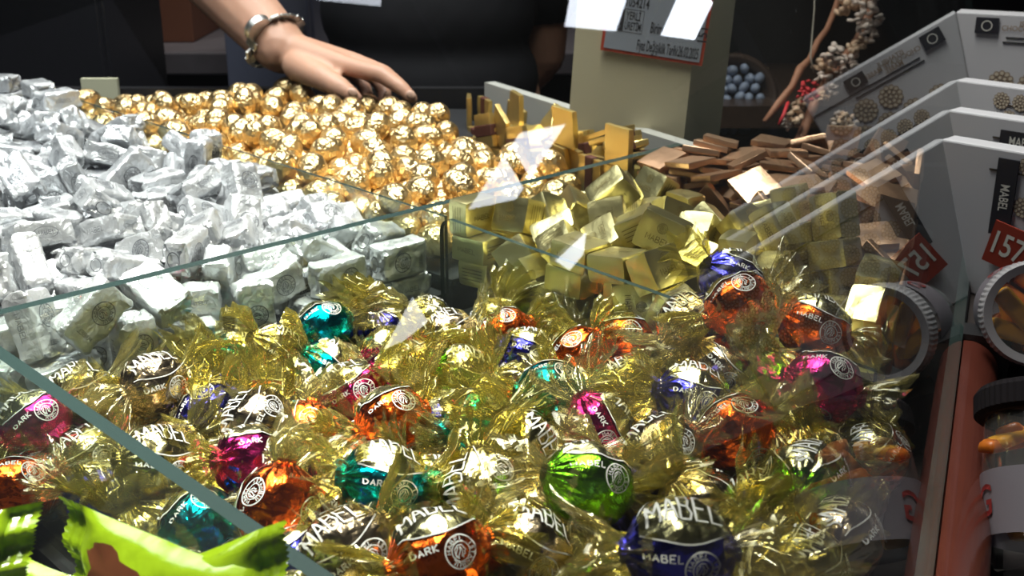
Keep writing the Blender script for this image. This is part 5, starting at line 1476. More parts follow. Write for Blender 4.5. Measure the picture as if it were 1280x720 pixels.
def rosette_box(corner, w, dpt, h, label, axis=136, black=None, sticker=None, pat=None, topprint=False):
    """A white carton whose front left bottom corner stands at corner; front width runs along axis."""
    e = empty('rosette_box', corner)
    # the broad side faces the viewer; the side next to the pane slants with it, so the box is wider at its top
    ax = Vector((math.sin(math.radians(axis)), math.cos(math.radians(axis)), 0))
    e.rotation_euler.z = math.atan2(ax.y, ax.x)
    sl = -math.tan(TILT) / ax.dot(RS)
    bm = bmesh.new(); bm_box(bm, (w / 2, dpt / 2, h / 2), (w, dpt, h), None, .0015)
    for v in bm.verts: v.co.x += sl * v.co.z * max(0.0, 1 - v.co.x / w)
    link('carton', from_bm('carton', bm, M['box_white']), e)
    # fold line of the lid
    bm = bmesh.new(); bm_box(bm, (w / 2, -.0003, h * .86), (w * .98, .0012, .0012))
    link('lid_seam', from_bm('lid_seam', bm, M['dark_steel']), e)
    vs, fs, mi = [], [], []
    for (cx, cz, r) in pat or ():
        y = -.0008
        rosette(vs, fs, mi, cx, cz, r, y)
    if vs:
        m = mesh('rosette_print', vs, fs, M['box_brown']); m.materials.append(M['box_beige'])
        m.polygons.foreach_set('material_index', mi)
        link('rosette_print', m, e)
    for (cx, cz, bw_, bh_, txt, rot) in black or ():
        o = box_obj('black_label', (cx, -.0016, cz), (bw_, .0016, bh_), M['ink'], parent=e)
        if txt:
            t = link('lettering', text_mesh('lettering', txt, min(bw_, bh_) * .62, M['pale_print'], 'CENTER', 0, .7), o)
            t.rotation_euler = (math.pi / 2, rot, 0)
            t.location = (0, -.0011, 0)
        else:
            ik = Ink(); ik.ring(min(bw_, bh_) * .3, .001, lambda s, t: (s, -.0011, t), 20)
            link('ring_print', ik.data('ring_print', M['pale_print']), o)
    if sticker:
        cx, cz, sw, sh_, txt = sticker
        o = box_obj('price_sticker', (cx, -.004, cz), (sw, .0016, sh_), M['price_red'], (0, math.radians(12), 0), parent=e)
        t = link('lettering', text_mesh('lettering', txt, sh_ * .75, M['pale_print'], 'CENTER', 0, .75), o)
        t.rotation_euler = (math.pi / 2, 0, 0); t.location = (0, -.0011, 0)
    if topprint:
        for k, (s, z) in enumerate((('ISTANBUL', .945), ('CHOCOLATE MABEL', .915), ('MABEL', .885))):
            t = link('lettering', text_mesh('lettering', s, .0075, M['box_brown'], 'CENTER', 0, .9), e)
            t.rotation_euler = (math.pi / 2, 0, 0)
            t.location = (w * .22, -.001, h * z)
        bm = bmesh.new(); bm_box(bm, (w * .3, -.0004, h * .83), (w * .62, .0012, .0012))
        link('lid_seam', from_bm('lid_seam', bm, M['dark_steel']), e)
    tag(e, label, 'gift box', 'white rosette boxes beside the slanted pane')
    return e


LEAN = math.radians(15)
BOX_UP = (RUP * math.cos(LEAN) - RS * math.sin(LEAN)).normalized()
BOX_OUT = (RS * math.cos(LEAN) + RUP * math.sin(LEAN)).normalized()


def on_glass(F, s=0.0015):
    t = (F - PANE_P.y) / RD.y
    p = rail_pt(t, s, LEDGE_Z)
    return p


rr_ = random.Random(3)
pat4 = [(.030 + .0172 * i + (.0086 if j % 2 else 0), .103 - .0150 * j, .0076) for j in range(5) for i in range(8) if not (j > 2 and i < 1)]
rosette_box(on_glass(.825), .17, .020, .112, 'white rosette box with red price sticker, lowest of the row on the ledge', black=[(.0155, .078, .015, .056, 'MABEL', math.pi / 2)], sticker=(.024, .043, .028, .032, '157'), pat=pat4)
rosette_box(on_glass(.920), .17, .020, .115, 'white rosette box with wide black label, directly behind the price-sticker box', black=[(.026, .098, .036, .016, 'MABEL', 0.0)], pat=[(.052 + .0172 * i + (.0086 if j % 2 else 0), .105 - .015 * j, .0076) for j in range(3) for i in range(6)])
rosette_box(on_glass(1.045), .20, .020, .118, 'white rosette box half hidden between the labelled box and the tallest box', black=[(.075, .097, .030, .020, None, 0)], pat=[(.006 + .0172 * i + (.0086 if j % 2 else 0), .105 - .015 * j, .0076) for j in range(3) for i in range(9)])
tall_pat = [(-.012 + .0285 * i + (.0142 if j % 2 else 0), .118 - .0245 * j, .0128) for j in range(5) for i in range(5) if not (j == 0 and i < 2)]
rosette_box(on_glass(1.20, .003), .125, .03, .162, 'tallest white rosette box, standing behind all the others', axis=118, black=[(-.018, .150, .022, .016, None, 0), (.068, .150, .022, .014, None, 0)], pat=tall_pat, topprint=True)

# tubs of candied fruit
M['tub'] = glass_mat('tub_plastic', (0.95, 0.95, 0.97), 0.05, base=0.06)
M['tub_rim'] = plain('tub_rim', (0.36, 0.35, 0.37), 0.35)
M['mango'] = stone_mat('candied_mango', (0.85, 0.32, 0.01), (0.95, 0.55, 0.03), 40, 0.35)
M['amber'] = stone_mat('candied_peel', (0.45, 0.10, 0.01), (0.60, 0.18, 0.02), 40, 0.35)
M['tub_print'] = plain('tub_label', (0.17, 0.155, 0.18), 0.5)
M['tub_cap'] = plain('dark_tub_cap', (0.012, 0.010, 0.012), 0.8, 0.0, 0.1)
M['tub_ink'] = plain('tub_red_print', (0.22, 0.02, 0.02), 0.5)


def tub(px, py, d, rad, ln, label, axis, txt, rim_mat, band):
    e = empty('fruit_tub', at_d(px, py, d))
    z = axis.normalized()
    x = Vector((0, 0, 1)).cross(z).normalized()
    y = z.cross(x)
    e.rotation_euler = Matrix((x, y, z)).transposed().to_euler()
    n = 48
    prof = [(0.0, rad * .82), (-.004, rad * .86), (-ln * .5, rad * .92), (-ln + .006, rad * .84), (-ln, rad * .78)]
    vs, fs = [], []
    for zz, r in prof:
        for k in range(n): vs.append((r * math.cos(2 * math.pi * k / n), r * math.sin(2 * math.pi * k / n), zz))
    for i in range(len(prof) - 1):
        for k in range(n): fs.append((i * n + k, i * n + (k + 1) % n, (i + 1) * n + (k + 1) % n, (i + 1) * n + k))
    fs.append(tuple(range(4 * n, 5 * n)))
    link('tub', mesh('tub', vs, [f[::-1] for f in fs], M['tub'], True), e)
    # ridged screw rim
    vs, fs = [], []
    n2 = 120
    prof = [(0.004, rad * .80), (.005, rad * .95), (.002, rad), (-.008, rad), (-.010, rad * .94), (-.010, rad * .86)]
    for zz, r in prof:
        for k in range(n2):
            q = r * (1 + (.012 if k % 2 else -.004) * (1 if r > rad * .99 else 0))
            vs.append((q * math.cos(2 * math.pi * k / n2), q * math.sin(2 * math.pi * k / n2), zz))
    for i in range(len(prof) - 1):
        for k in range(n2): fs.append((i * n2 + k, (i + 1) * n2 + k, (i + 1) * n2 + (k + 1) % n2, i * n2 + (k + 1) % n2))
    link('ridged_rim', mesh('ridged_rim', vs, fs, rim_mat), e)
    vs = [(rad * .81 * math.cos(2 * math.pi * k / n), rad * .81 * math.sin(2 * math.pi * k / n), .0035) for k in range(n)]
    link('lid', mesh('lid', vs, [tuple(range(n))], M['tub']), e)
    r_ = random.Random(int(px))
    for k in range(16):
        a, q = r_.uniform(0, 6.28), rad * .56 * math.sqrt(r_.random())
        bm = bmesh.new()
        bm_box(bm, (0, 0, 0), (rad * .9, rad * .34, rad * .22), None, rad * .08)
        for v in bm.verts: v.co += noise.noise_vector(v.co * 90 + Vector((k, 0, 0))) * rad * .06
        o = link('fruit_strip', from_bm('fruit_strip', bm, M['mango'] if r_.random() < .65 else M['amber'], True), e)
        o.location = (q * math.cos(a), q * math.sin(a), -.012 - (k / 16) * (ln - .03))
        o.rotation_euler = (r_.uniform(-.5, .5), r_.uniform(-.5, .5), r_.uniform(0, 6.28))
    # printed band round the tub with big letters
    vs, fs = [], []
    rb = lambda zz: rad * (.925 - .06 * abs(-zz / ln - .5)) + .0006
    for i in range(5):
        zz = -ln * (band + .38 * i / 4)
        for k in range(n): vs.append((rb(zz) * math.cos(2 * math.pi * k / n), rb(zz) * math.sin(2 * math.pi * k / n), zz))
    for i in range(4):
        for k in range(n): fs.append((i * n + k, (i + 1) * n + k, (i + 1) * n + (k + 1) % n, i * n + (k + 1) % n))
    link('printed_band', mesh('printed_band', vs, fs, M['tub_print'], True), e)
    for q in range(3):
        tm = text_mesh('lettering', txt, rad * .62, M['tub_ink'], 'CENTER', 0, .9)
        for v in tm.vertices:
            a = q * 2.1 + v.co.x / rad; zz = -ln * (band + .19) + v.co.y
            v.co = Vector(((rb(zz) + .0008) * math.cos(a), (rb(zz) + .0008) * math.sin(a), zz))
        link('lettering', tm, e)
    tag(e, label, 'tub', 'fruit tubs beside the rail')
    return e


tub(1296, 392, .735, .0335, .075, 'clear tub of candied mango leaning at the far end of the rail', Vector((-.25, -.92, .30)), 'e G', M['tub_rim'], .30)
tub(1312, 505, .60, .036, .085, 'clear tub with dark red lettering beside the near end of the rail', Vector((.12, .62, .75)), 'e G', M['tub_cap'], .46)

t1 = at_d(1296, 392, .735)
st = box_obj('tub_riser', (t1.x + .012, t1.y + .028, (CAM_Z - .352 + t1.z - .050) / 2), (.05, .05, t1.z - .050 - CAM_Z + .352), M['ledge'])
tag(st, 'small dark riser block under the tub at the far end of the rail', 'riser')

# ---------------------------------------------------------------- beyond the counter
M['box_card'] = stone_mat('brown_cardboard', (0.20, 0.075, 0.04), (0.26, 0.10, 0.055), 5, 0.7)
M['grey_worktop'] = stone_mat('grey_worktop', (0.16, 0.15, 0.17), (0.24, 0.22, 0.25), 30, 0.4)
M['blue_grey'] = plain('blue_grey_door', (0.22, 0.24, 0.34), 0.35)
M['sleeve'] = plain('pale_sleeve', (0.18, 0.19, 0.26), 0.5)
by = 2.35
L0, L1 = at_d(60, 66, 2.45), at_d(420, 66, 2.45)
e = empty('back_cabinet', (0.0, by + .30, 0))
zt = at_d(180, 56, 2.40).z
box_obj('carcass', (-.50, 0, (zt - .045) / 2), (2.0, .6, zt - .045), M['black'], parent=e)
box_obj('worktop', (-.50, -.012, zt - .02), (2.04, .66, .045), M['grey_worktop'], bevel=.004, parent=e)
for i, x in enumerate((-1.2, -.62, -.04)):
    dr = box_obj('door', (x, -.31, zt * .45), (.54, .02, zt * .8), M['black'], bevel=.004, parent=e)
    box_obj('handle', (.2, -.02, zt * .3), (.012, .02, .12), M['dark_steel'], parent=dr)
tag(e, 'black back cabinet with a grey worktop behind the shop assistant', 'cabinet')
c0, c1 = at_d(128, 50, 2.42), at_d(244, 50, 2.42)
bx = empty('cardboard_box', ((c0.x + c1.x) / 2, by + .22, zt + .0025))
bwid = c1.x - c0.x
box_obj('carton', (0, 0, .13), (bwid, .26, .26), M['box_card'], bevel=.003, parent=bx)
for s in (-1, 1): box_obj('flap', (0, s * .066, .264), (bwid, .125, .005), M['box_card'], (s * .08, 0, 0), parent=bx)
box_obj('tape', (0, -.1305, .20), (.05, .001, .12), M['charcoal'], parent=bx)
tag(bx, 'brown cardboard box on the grey worktop of the back cabinet', 'box')
s0 = at_d(121, 20, 2.40)
sp_ = box_obj('paper_stack', (s0.x, by + .15, zt + .0525), (.036, .12, .10), M['sleeve'], bevel=.002)
tag(sp_, 'narrow bluish grey pack beside the brown cardboard box', 'pack')
d0, d1_ = at_d(338, 30, 2.30), at_d(417, 30, 2.30)
fr = empty('drinks_fridge', ((d0.x + d1_.x) / 2, by - .33, 0))
fw = d1_.x - d0.x + .03
box_obj('casing', (0, .13, .66), (fw, .26, 1.32), M['blue_grey'], bevel=.006, parent=fr)
dr = box_obj('door', (0, -.012, .66), (fw - .01, .02, 1.24), M['blue_grey'], bevel=.004, parent=fr)
box_obj('handle', (fw * .35, -.02, .25), (.012, .02, .3), M['steel'], parent=dr)
tag(fr, 'narrow blue-grey fridge standing between the forearm and the black shirt', 'fridge')
# dark upright cupboard at the far left
p0 = at_d(110, 60, 1.75)
cb = empty('dark_cupboard', (p0.x - .35, 1.86, 0))
box_obj('carcass', (0, .15, .95), (.70, .30, 1.9), M['black'], bevel=.004, parent=cb)
for sx in (-.175, .175):
    dd = box_obj('door', (sx, -.009, .95), (.34, .016, 1.86), M['black'], bevel=.003, parent=cb)
    box_obj('handle', (-.14 if sx > 0 else .14, -.016, 0.1), (.012, .016, .16), M['dark_steel'], parent=dd)
tag(cb, 'tall black cupboard behind the silver chocolates', 'cupboard')

# round tub of pale blue sweets with a wooden hoop, seen past the price block
M['hoop'] = wood_mat('dark_hoop', (0.040, 0.024, 0.017), (0.075, 0.045, 0.03), .4)
M['blue_sweet'] = stone_mat('pale_blue_sugar', (0.22, 0.28, 0.40), (0.36, 0.42, 0.54), 25, 0.5)
tp = at_d(917, 122, 1.62)
e = empty('sweet_tub', tp)
z = (Vector((0, 0, CAM_Z)) - tp).normalized(); z = (z + Vector((.2, 0, .25))).normalized()
x = Vector((0, 0, 1)).cross(z).normalized(); y = z.cross(x)
e.rotation_euler = Matrix((x, y, z)).transposed().to_euler()
n = 48
vs, fs = [], []
prof = [(-.09, .0), (-.09, .045), (0.0, .060), (.004, .062), (.004, .054), (-.012, .052), (-.014, 0)]
for zz, r in prof:
    for k in range(n): vs.append((r * math.cos(2 * math.pi * k / n), r * math.sin(2 * math.pi * k / n), zz))
for i in range(len(prof) - 1):
    for k in range(n): fs.append((i * n + k, i * n + (k + 1) % n, (i + 1) * n + (k + 1) % n, (i + 1) * n + k))
link('hoop', mesh('hoop', vs, fs, M['hoop'], True), e)
tag(e, 'round dark tub with wooden hoop tilted up behind the price block', 'tub')
r_ = random.Random(8)
sweets = []
bm = bmesh.new(); bm_ball(bm, (0, 0, 0), (.0095, .0075, .0065), 2); swm = from_bm('blue_sweet', bm, M['blue_sweet'], True)
Mx = Matrix((x, y, z)).transposed()
for i in range(7):
    for j in range(7):
        px_, py_ = (i - 3) * .0148 + (j % 2) * .007, (j - 3) * .0135
        if px_ * px_ + py_ * py_ > .0455 ** 2: continue
        o = place('blue_sweet', swm, tp + Mx @ Vector((px_ + r_.uniform(-.002, .002), py_ + r_.uniform(-.002, .002), -.006 + r_.uniform(0, .004))), Quaternion((r_.random(), r_.random(), r_.random(), r_.random())).normalized())
        tag(o, 'pale blue sugared sweet in the round wooden-hooped tub', 'sweet', 'pale blue sweets in the hooped tub')
# wooden crate the tub and the garland lean on
cr = empty('side_shelf', (0.56, 1.62, 0))
box_obj('shelf_board', (0, .12, .985), (.78, .36, .03), M['hoop'], parent=cr)
box_obj('shelf_board', (0, .12, .60), (.78, .36, .03), M['hoop'], parent=cr)
for s in (-.375, .375): box_obj('upright', (s, .12, .70), (.03, .36, 1.4), M['hoop'], parent=cr)
box_obj('back_board', (0, .31, .70), (.78, .02, 1.4), M['charcoal'], parent=cr)
tag(cr, 'dark open side shelf behind the price block and the bronze squares', 'shelf')
bk_ = box_obj('tub_stand', (tp.x + .01, tp.y + .09, (1.0 + tp.z - .075) / 2), (.10, .10, max(.02, tp.z - .075 - 1.0)), M['hoop'])
tag(bk_, 'small dark wooden stand propping up the round hooped tub', 'stand')

# blossom garland: a bent twig, pale blossom tufts, red ribbon
M['twig'] = stone_mat('twig_bark', (0.36, 0.15, 0.08), (0.50, 0.24, 0.14), 60, 0.6)
M['blossom'] = stone_mat('pale_blossom', (0.85, 0.66, 0.56), (0.95, 0.86, 0.78), 30, 0.7)
M['blossom_warm'] = stone_mat('warm_blossom', (0.80, 0.50, 0.32), (0.90, 0.72, 0.52), 30, 0.7)
M['red_ribbon'] = plain('red_ribbon', (0.75, 0.05, 0.06), 0.5)
M['twine'] = plain('pale_twine', (0.55, 0.50, 0.42), 0.7)
gd = 1.42
e = empty('blossom_garland', at_d(985, 150, gd))
o0 = Vector(e.location)
loc_ = lambda px, py, d: at_d(px, py, d) - o0
bm = bmesh.new()
bm_tube(bm, [loc_(*q) for q in ((1062, -60, 1.5), (1050, -8, 1.48), (1043, 14, 1.46), (1034, 36, 1.45), (1022, 52, 1.44), (1012, 74, 1.43), (1000, 86, 1.42), (990, 108, 1.41), (974, 128, 1.40), (956, 152, 1.39))], [.0035, .0035, .004, .0035, .004, .0035, .005, .004, .0045, .003], 8)
link('twig', from_bm('twig', bm, M['twig'], True), e)
bm = bmesh.new()
bm_tube(bm, [loc_(*q) for q in ((1094, -60, 1.5), (1090, 10, 1.48), (1074, 48, 1.46), (1058, 70, 1.45), (1040, 92, 1.44), (1022, 120, 1.43), (1010, 150, 1.42), (996, 185, 1.41), (984, 214, 1.42))], [.006, .006, .006, .006, .006, .006, .006, .008, .008], 8)
link('stem', from_bm('stem', bm, M['twig'], True), e)
bm = bmesh.new()
bm_tube(bm, [loc_(*q) for q in ((1019, -60, 1.42), (1018, 10, 1.42), (1016, 36, 1.42), (1013, 70, 1.42), (1017, 90, 1.42))], .0009, 6)
link('twine', from_bm('twine', bm, M['twine'], True), e)
br_ = random.Random(5)


def tuft(px, py, d, r, mat, name='blossom', n=16):
    bm = bmesh.new()
    c_ = loc_(px, py, d)
    for k in range(n):
        v = Vector((br_.gauss(0, 1), br_.gauss(0, .6), br_.gauss(0, 1))).normalized()
        p = c_ + v * r * br_.uniform(.4, .95)
        bm_ball(bm, p, (r * .42, r * .30, r * .16), 1, Matrix.Rotation(br_.uniform(0, 6), 3, 'X') @ Matrix.Rotation(br_.uniform(0, 6), 3, 'Z'))
    o = link(name, from_bm(name, bm, mat, True), e)
    o['kind'] = 'stuff'


for px, py, r in ((1062, 6, .022), (1082, 2, .018), (1074, 28, .017), (1092, 24, .014), (1084, 44, .015), (1072, 58, .015), (1064, 74, .014), (1042, 68, .018), (1032, 82, .020), (1048, 88, .016), (1030, 98, .014), (1040, 112, .011), (1028, 124, .012), (1000, 132, .014), (992, 146, .016), (1006, 148, .014), (984, 154, .010), (1048, 152, .016), (1062, 158, .014), (1056, 148, .012)):
    tuft(px, py, 1.42 + br_.uniform(-.02, .02), r * .80, M['blossom'] if br_.random() < .6 else M['blossom_warm'])
for px, py, r in ((1012, 108, .010), (1016, 122, .010), (1004, 120, .008)):
    tuft(px, py, 1.40, r, M['red_ribbon'], 'red_flower', 10)
bm = bmesh.new()
bm_tube(bm, [loc_(*q) for q in ((985, 128, 1.40), (980, 142, 1.39), (974, 156, 1.39))], .0022, 6)
link('red_ribbon', from_bm('red_ribbon', bm, M['red_ribbon'], True), e)
tag(e, 'garland of pale blossoms and red flowers on a bent twig behind the bronze squares', 'garland')

# goods shelf far behind the tall box
M['shelf_wood'] = plain('pinkish_shelf', (0.28, 0.15, 0.13), 0.5)
gp = at_d(1240, 60, 3.0)
e = empty('goods_shelf', (1.42, 2.72, 0))
for z_ in (gp.z - .018, gp.z - .40, gp.z + .34): box_obj('shelf_board', (0, .14, z_), (1.3, .30, .036), M['shelf_wood'], parent=e)
for s in (-.64, .64): box_obj('upright', (s, .14, .9), (.03, .30, 1.8), M['charcoal'], parent=e)
box_obj('back_board', (0, .30, .9), (1.3, .02, 1.8), M['charcoal'], parent=e)
tag(e, 'pinkish goods shelf far behind the tallest rosette box', 'shelf')
gc = [(0.30, .03, .03), (.12, .16, .03), (.02, .02, .03), (.30, .12, .03), (.05, .07, .20), (.35, .2, .22), (.10, .02, .10), (.28, .06, .02), (.05, .12, .10), (.30, .02, .08)]
wd = ['red', 'olive', 'black', 'amber', 'navy', 'pink', 'plum', 'rust', 'teal', 'crimson']
gx = -.58
for i in range(16):
    cidx = i % 10
    k = 'goods_' + wd[cidx]
    if k not in M: M[k] = plain(k, gc[cidx], .35)
    h_ = .10 + .05 * ((i * 7) % 5) / 4
    b_ = empty('jar', (e.location.x + gx, 2.84, gp.z))
    vs, fs = [], []
    prof = [(0, 0), (0, .026), (h_ * .75, .026), (h_ * .86, .014), (h_, .014), (h_, 0)]
    n = 20
    for zz, r in prof:
        for q in range(n): vs.append((r * math.cos(2 * math.pi * q / n), r * math.sin(2 * math.pi * q / n), zz))
    for a in range(len(prof) - 1):
        for q in range(n): fs.append((a * n + q, a * n + (q + 1) % n, (a + 1) * n + (q + 1) % n, (a + 1) * n + q))
    link('jar', mesh('jar', vs, fs, M[k], True), b_)
    box_obj('cap', (0, 0, h_ + .008), (.032, .032, .016), M['dark_steel'], bevel=.004, parent=b_)
    tag(b_, wd[cidx] + ' jar with dark cap at the ' + ('left' if i < 10 else 'right') + ' end of the far goods shelf', 'jar', 'jars on the far goods shelf')
    gx += .077

# ---------------------------------------------------------------- the lit boxes mirrored in the slanted pane
glow = emit('lit_box_glow', (0.86, 0.90, 1.0), 6.5)
LB = [
    (((650, 166), (707, 155), (645, 249), (585, 262)), 2.6, 'lit white box across the aisle, nearest to the counter'),
    (((722, -60), (800, -52), (770, 39), (706, 33)), 2.5, 'lit white box across the aisle, second along the row'),
    (((868, -50), (915, -45), (868, 50), (826, 44)), 1.8, 'lit white box across the aisle, third along the row'),
    (((396, -60), (482, -52), (476, 8), (396, 0)), 2.7, 'lit white box hung highest across the aisle'),
    (((516, 371), (535, 402), (506, 425), (480, 437)), 1.7, 'small lit box low across the aisle, nearest the floor'),
    (((733, 290), (729, 318), (712, 338), (694, 326)), 2.0, 'small lit box across the aisle below the row of larger ones'),
]
for cs, d, lab in LB:
    c_, w_, zs, P = light_box(cs, d, lab)
    e = empty('lit_sign_box', c_)
    wdir = ((P[1] + P[2]) - (P[0] + P[3])) / 2
    wx = wdir.normalized()
    nrm = wx.cross(((P[0] + P[1]) - (P[2] + P[3])) / 2).normalized()
    front = [p - c_ for p in P]
    if nrm.dot(Vector((0, 0, CAM_Z)) - c_) < 0: nrm = -nrm
    back = [p - nrm * .06 for p in front]
    m = mesh('casing', [p * 1.0 - nrm * .004 for p in front] + back, [(0, 1, 5, 4), (1, 2, 6, 5), (2, 3, 7, 6), (3, 0, 4, 7), (4, 5, 6, 7)], M['dark_steel'])
    link('casing', m, e)
    link('lit_face', mesh('lit_face', front, [(0, 1, 2, 3)], glow), e)
    zc = max(p.z for p in front)
    pole = box_obj('hanger', (0, 0, (CEIL - c_.z + zc) / 2), (.015, .015, CEIL - c_.z - zc), M['dark_steel'], parent=e)
    pole.location = (-nrm.x * .03, -nrm.y * .03, zc * .5 + (CEIL - c_.z) / 2)
    pole.scale = (1, 1, 1)
    tag(e, lab, 'lit sign')

# ---------------------------------------------------------------- the shop assistant
M['skin'] = None
m, t, N, L, b = nt('skin')
tc = N.new('ShaderNodeTexCoord')
n1 = N.new('ShaderNodeTexNoise'); n1.inputs['Scale'].default_value = 14; n1.inputs['Detail'].default_value = 5
L.new(tc.outputs['Object'], n1.inputs['Vector'])
mix = N.new('ShaderNodeMix'); mix.data_type = 'RGBA'
mix.inputs[6].default_value = (0.50, 0.26, 0.175, 1); mix.inputs[7].default_value = (0.62, 0.36, 0.25, 1)
L.new(n1.outputs['Fac'], mix.inputs[0]); L.new(mix.outputs[2], b.inputs['Base Color'])
b.inputs['Roughness'].default_value = 0.5
b.inputs['Subsurface Weight'].default_value = 0.15
b.inputs['Subsurface Radius'].default_value = (0.008, 0.003, 0.002)
add_bump(t, b, 'noise', 220.0, 0.15, 0.001, 4.0)
M['skin'] = m
M['shirt'] = plain('black_shirt', (0.012, 0.012, 0.015), 0.75, 0.0, 0.3, ('noise', 300.0, 0.2, 0.001, 2.0))
M['trousers'] = plain('black_trousers', (0.015, 0.015, 0.018), 0.8)
M['hair'] = plain('dark_hair', (0.02, 0.014, 0.01), 0.5)
M['nail'] = plain('fingernail', (0.66, 0.42, 0.32), 0.3)
M['eye_white'] = plain('eye_white', (0.8, 0.78, 0.75), 0.2)
M['shoe'] = plain('black_shoe', (0.015, 0.014, 0.014), 0.35)
M['lip'] = plain('lip', (0.42, 0.17, 0.13), 0.45)

WR = at_d(352, 60, 1.40)
EL = Vector((-.455, 1.600, 1.235))
SHR = Vector((-.300, 1.770, 1.430))
PX = -.125
pelvis = Vector((PX, 1.80, .95)); chest = Vector((PX, 1.79, 1.28)); neck = Vector((PX, 1.77, 1.48)); head = Vector((PX, 1.73, 1.625))
SHL = Vector((PX + .19, 1.80, 1.43)); ELL = Vector((.045, 1.885, 1.02)); WRL = Vector((-.015, 1.905, .935))


def chain(bm, pts, rads, n=14):
    P, R_ = [], []
    for i in range(len(pts) - 1):
        for k in range(6):
            t_ = k / 6
            P.append(pts[i].lerp(pts[i + 1], t_)); R_.append(rads[i] + (rads[i + 1] - rads[i]) * t_)
    P.append(pts[-1]); R_.append(rads[-1])
    bm_tube(bm, P, R_, n)
    for p, r in zip(pts, rads): bm_ball(bm, p, r, 2)


def remeshed(name, bm, voxel, mat, parent, smooth=6, fac=.5):
    o = link(name, from_bm(name, bm, mat), None)
    md = o.modifiers.new('r', 'REMESH'); md.mode = 'VOXEL'; md.voxel_size = voxel
    ms = o.modifiers.new('s', 'SMOOTH'); ms.iterations = smooth; ms.factor = fac
    dg = bpy.context.evaluated_depsgraph_get()
    me = bpy.data.meshes.new_from_object(o.evaluated_get(dg))
    me.name = name
    me.polygons.foreach_set('use_smooth', [True] * len(me.polygons))
    me.materials.clear(); me.materials.append(mat)
    bpy.data.objects.remove(o)
    return link(name, me, parent)


per = empty('person', (PX, 1.80, 0.0))
bm = bmesh.new()
# reaching arm
J = lambda px, py, d: at_d(px, py, d)
chain(bm, [SHR, EL], [.050, .040])
fmid = EL.lerp(WR, .35)
chain(bm, [EL, fmid, EL.lerp(WR, .8), WR], [.046, .047, .037, .0315])
# palm and fingers
mcp = [J(434, 83, 1.352), J(440, 77, 1.372), J(436, 76, 1.395), J(424, 82, 1.415)]
for q, r0_, r1_ in zip(mcp, (.0150, .0155, .0145, .0135), (.0118, .0118, .0112, .0102)):
    chain(bm, [WR + (q - WR) * .12, q], [.0215, r1_])
chain(bm, [J(385, 74, 1.385), J(415, 84, 1.375)], [.024, .019])
chain(bm, [mcp[0], J(477, 93, 1.335), J(502, 110, 1.328), J(516, 124, 1.326)], [.0118, .0105, .0090, .0070])
chain(bm, [mcp[1], J(480, 92, 1.362), J(502, 110, 1.352), J(511, 123, 1.348)], [.0118, .0105, .0090, .0070])
chain(bm, [mcp[2], J(470, 98, 1.395), J(482, 117, 1.388), J(478, 129, 1.378)], [.0112, .0098, .0084, .0068])
chain(bm, [mcp[3], J(452, 102, 1.422), J(460, 118, 1.415), J(455, 128, 1.405)], [.0100, .0088, .0076, .0062])
chain(bm, [J(372, 82, 1.375), J(402, 97, 1.345), J(426, 110, 1.332), J(444, 122, 1.328)], [.0190, .0150, .0122, .0085])
# other arm, bent behind the hip
chain(bm, [SHL, ELL, WRL], [.050, .040, .027])
chain(bm, [WRL, WRL + Vector((-.06, .02, -.045))], [.026, .022])
for k in range(4):
    a = WRL + Vector((-.06, .02 - .012 * k + .02, -.045 - .006 * k))
    chain(bm, [a, a + Vector((-.035, .002, -.02)), a + Vector((-.05, -.012, -.04))], [.0098, .0088, .007])
chain(bm, [WRL + Vector((-.015, -.01, -.02)), WRL + Vector((-.03, -.035, -.05)), WRL + Vector((-.05, -.04, -.07))], [.012, .010, .008])
# trunk core, legs core, neck, head
chain(bm, [pelvis, chest, Vector((PX, 1.78, 1.42)), neck, head], [.11, .12, .075, .056, .06])
for s in (-1, 1):
    chain(bm, [pelvis + Vector((s * .09, 0, 0)), Vector((PX + s * .10, 1.80, .50)), Vector((PX + s * .10, 1.83, .09)), Vector((PX + s * .11, 1.72, .045))], [.085, .055, .04, .03])
bm_ball(bm, head + Vector((0, 0, .02)), (.076, .095, .112), 3)
bm_ball(bm, head + Vector((0, -.035, -.055)), (.050, .055, .050), 3)
chain(bm, [head + Vector((0, -.090, .02)), head + Vector((0, -.112, -.018))], [.010, .015])
for s in (-1, 1):
    bm_ball(bm, head + Vector((s * .078, .008, .0)), (.012, .022, .033), 2)
    bm_ball(bm, head + Vector((s * .034, -.078, -.016)), (.022, .016, .018), 2)
body = remeshed('body', bm, .0032, M['skin'], None, 5, .5)
body.parent = per
for ch in (body,): ch.matrix_parent_inverse = Matrix.Translation(-Vector(per.location))


def pp_(o):
    o.parent = per
    o.matrix_parent_inverse = Matrix.Translation(-Vector(per.location))
    return o


# shirt: trunk, shoulders, short sleeves
bm = bmesh.new()
for z_, rx, ry in ((.90, .178, .125), (1.0, .168, .120), (1.1, .164, .122), (1.2, .170, .128), (1.3, .178, .125), (1.38, .172, .105)):
    bm_ball(bm, Vector((PX, 1.79, z_)), (rx, ry, .11), 3)
bm_ball(bm, Vector((PX, 1.78, 1.43)), (.13, .085, .055), 3)
chain(bm, [Vector((PX - .1, 1.78, 1.42)), SHR, SHR.lerp(EL, .62)], [.075, .068, .058])
chain(bm, [Vector((PX + .1, 1.78, 1.42)), SHL, SHL.lerp(ELL, .78)], [.075, .068, .054])
pp_(remeshed('shirt', bm, .009, M['shirt'], None, 6, .5))
bm = bmesh.new()
bm_ball(bm, pelvis + Vector((0, 0, -.03)), (.17, .125, .12), 3)
for s in (-1, 1):
    chain(bm, [pelvis + Vector((s * .085, 0, -.04)), Vector((PX + s * .10, 1.80, .50)), Vector((PX + s * .10, 1.83, .07))], [.105, .078, .062])
pp_(remeshed('trousers', bm, .012, M['trousers'], None, 5, .5))
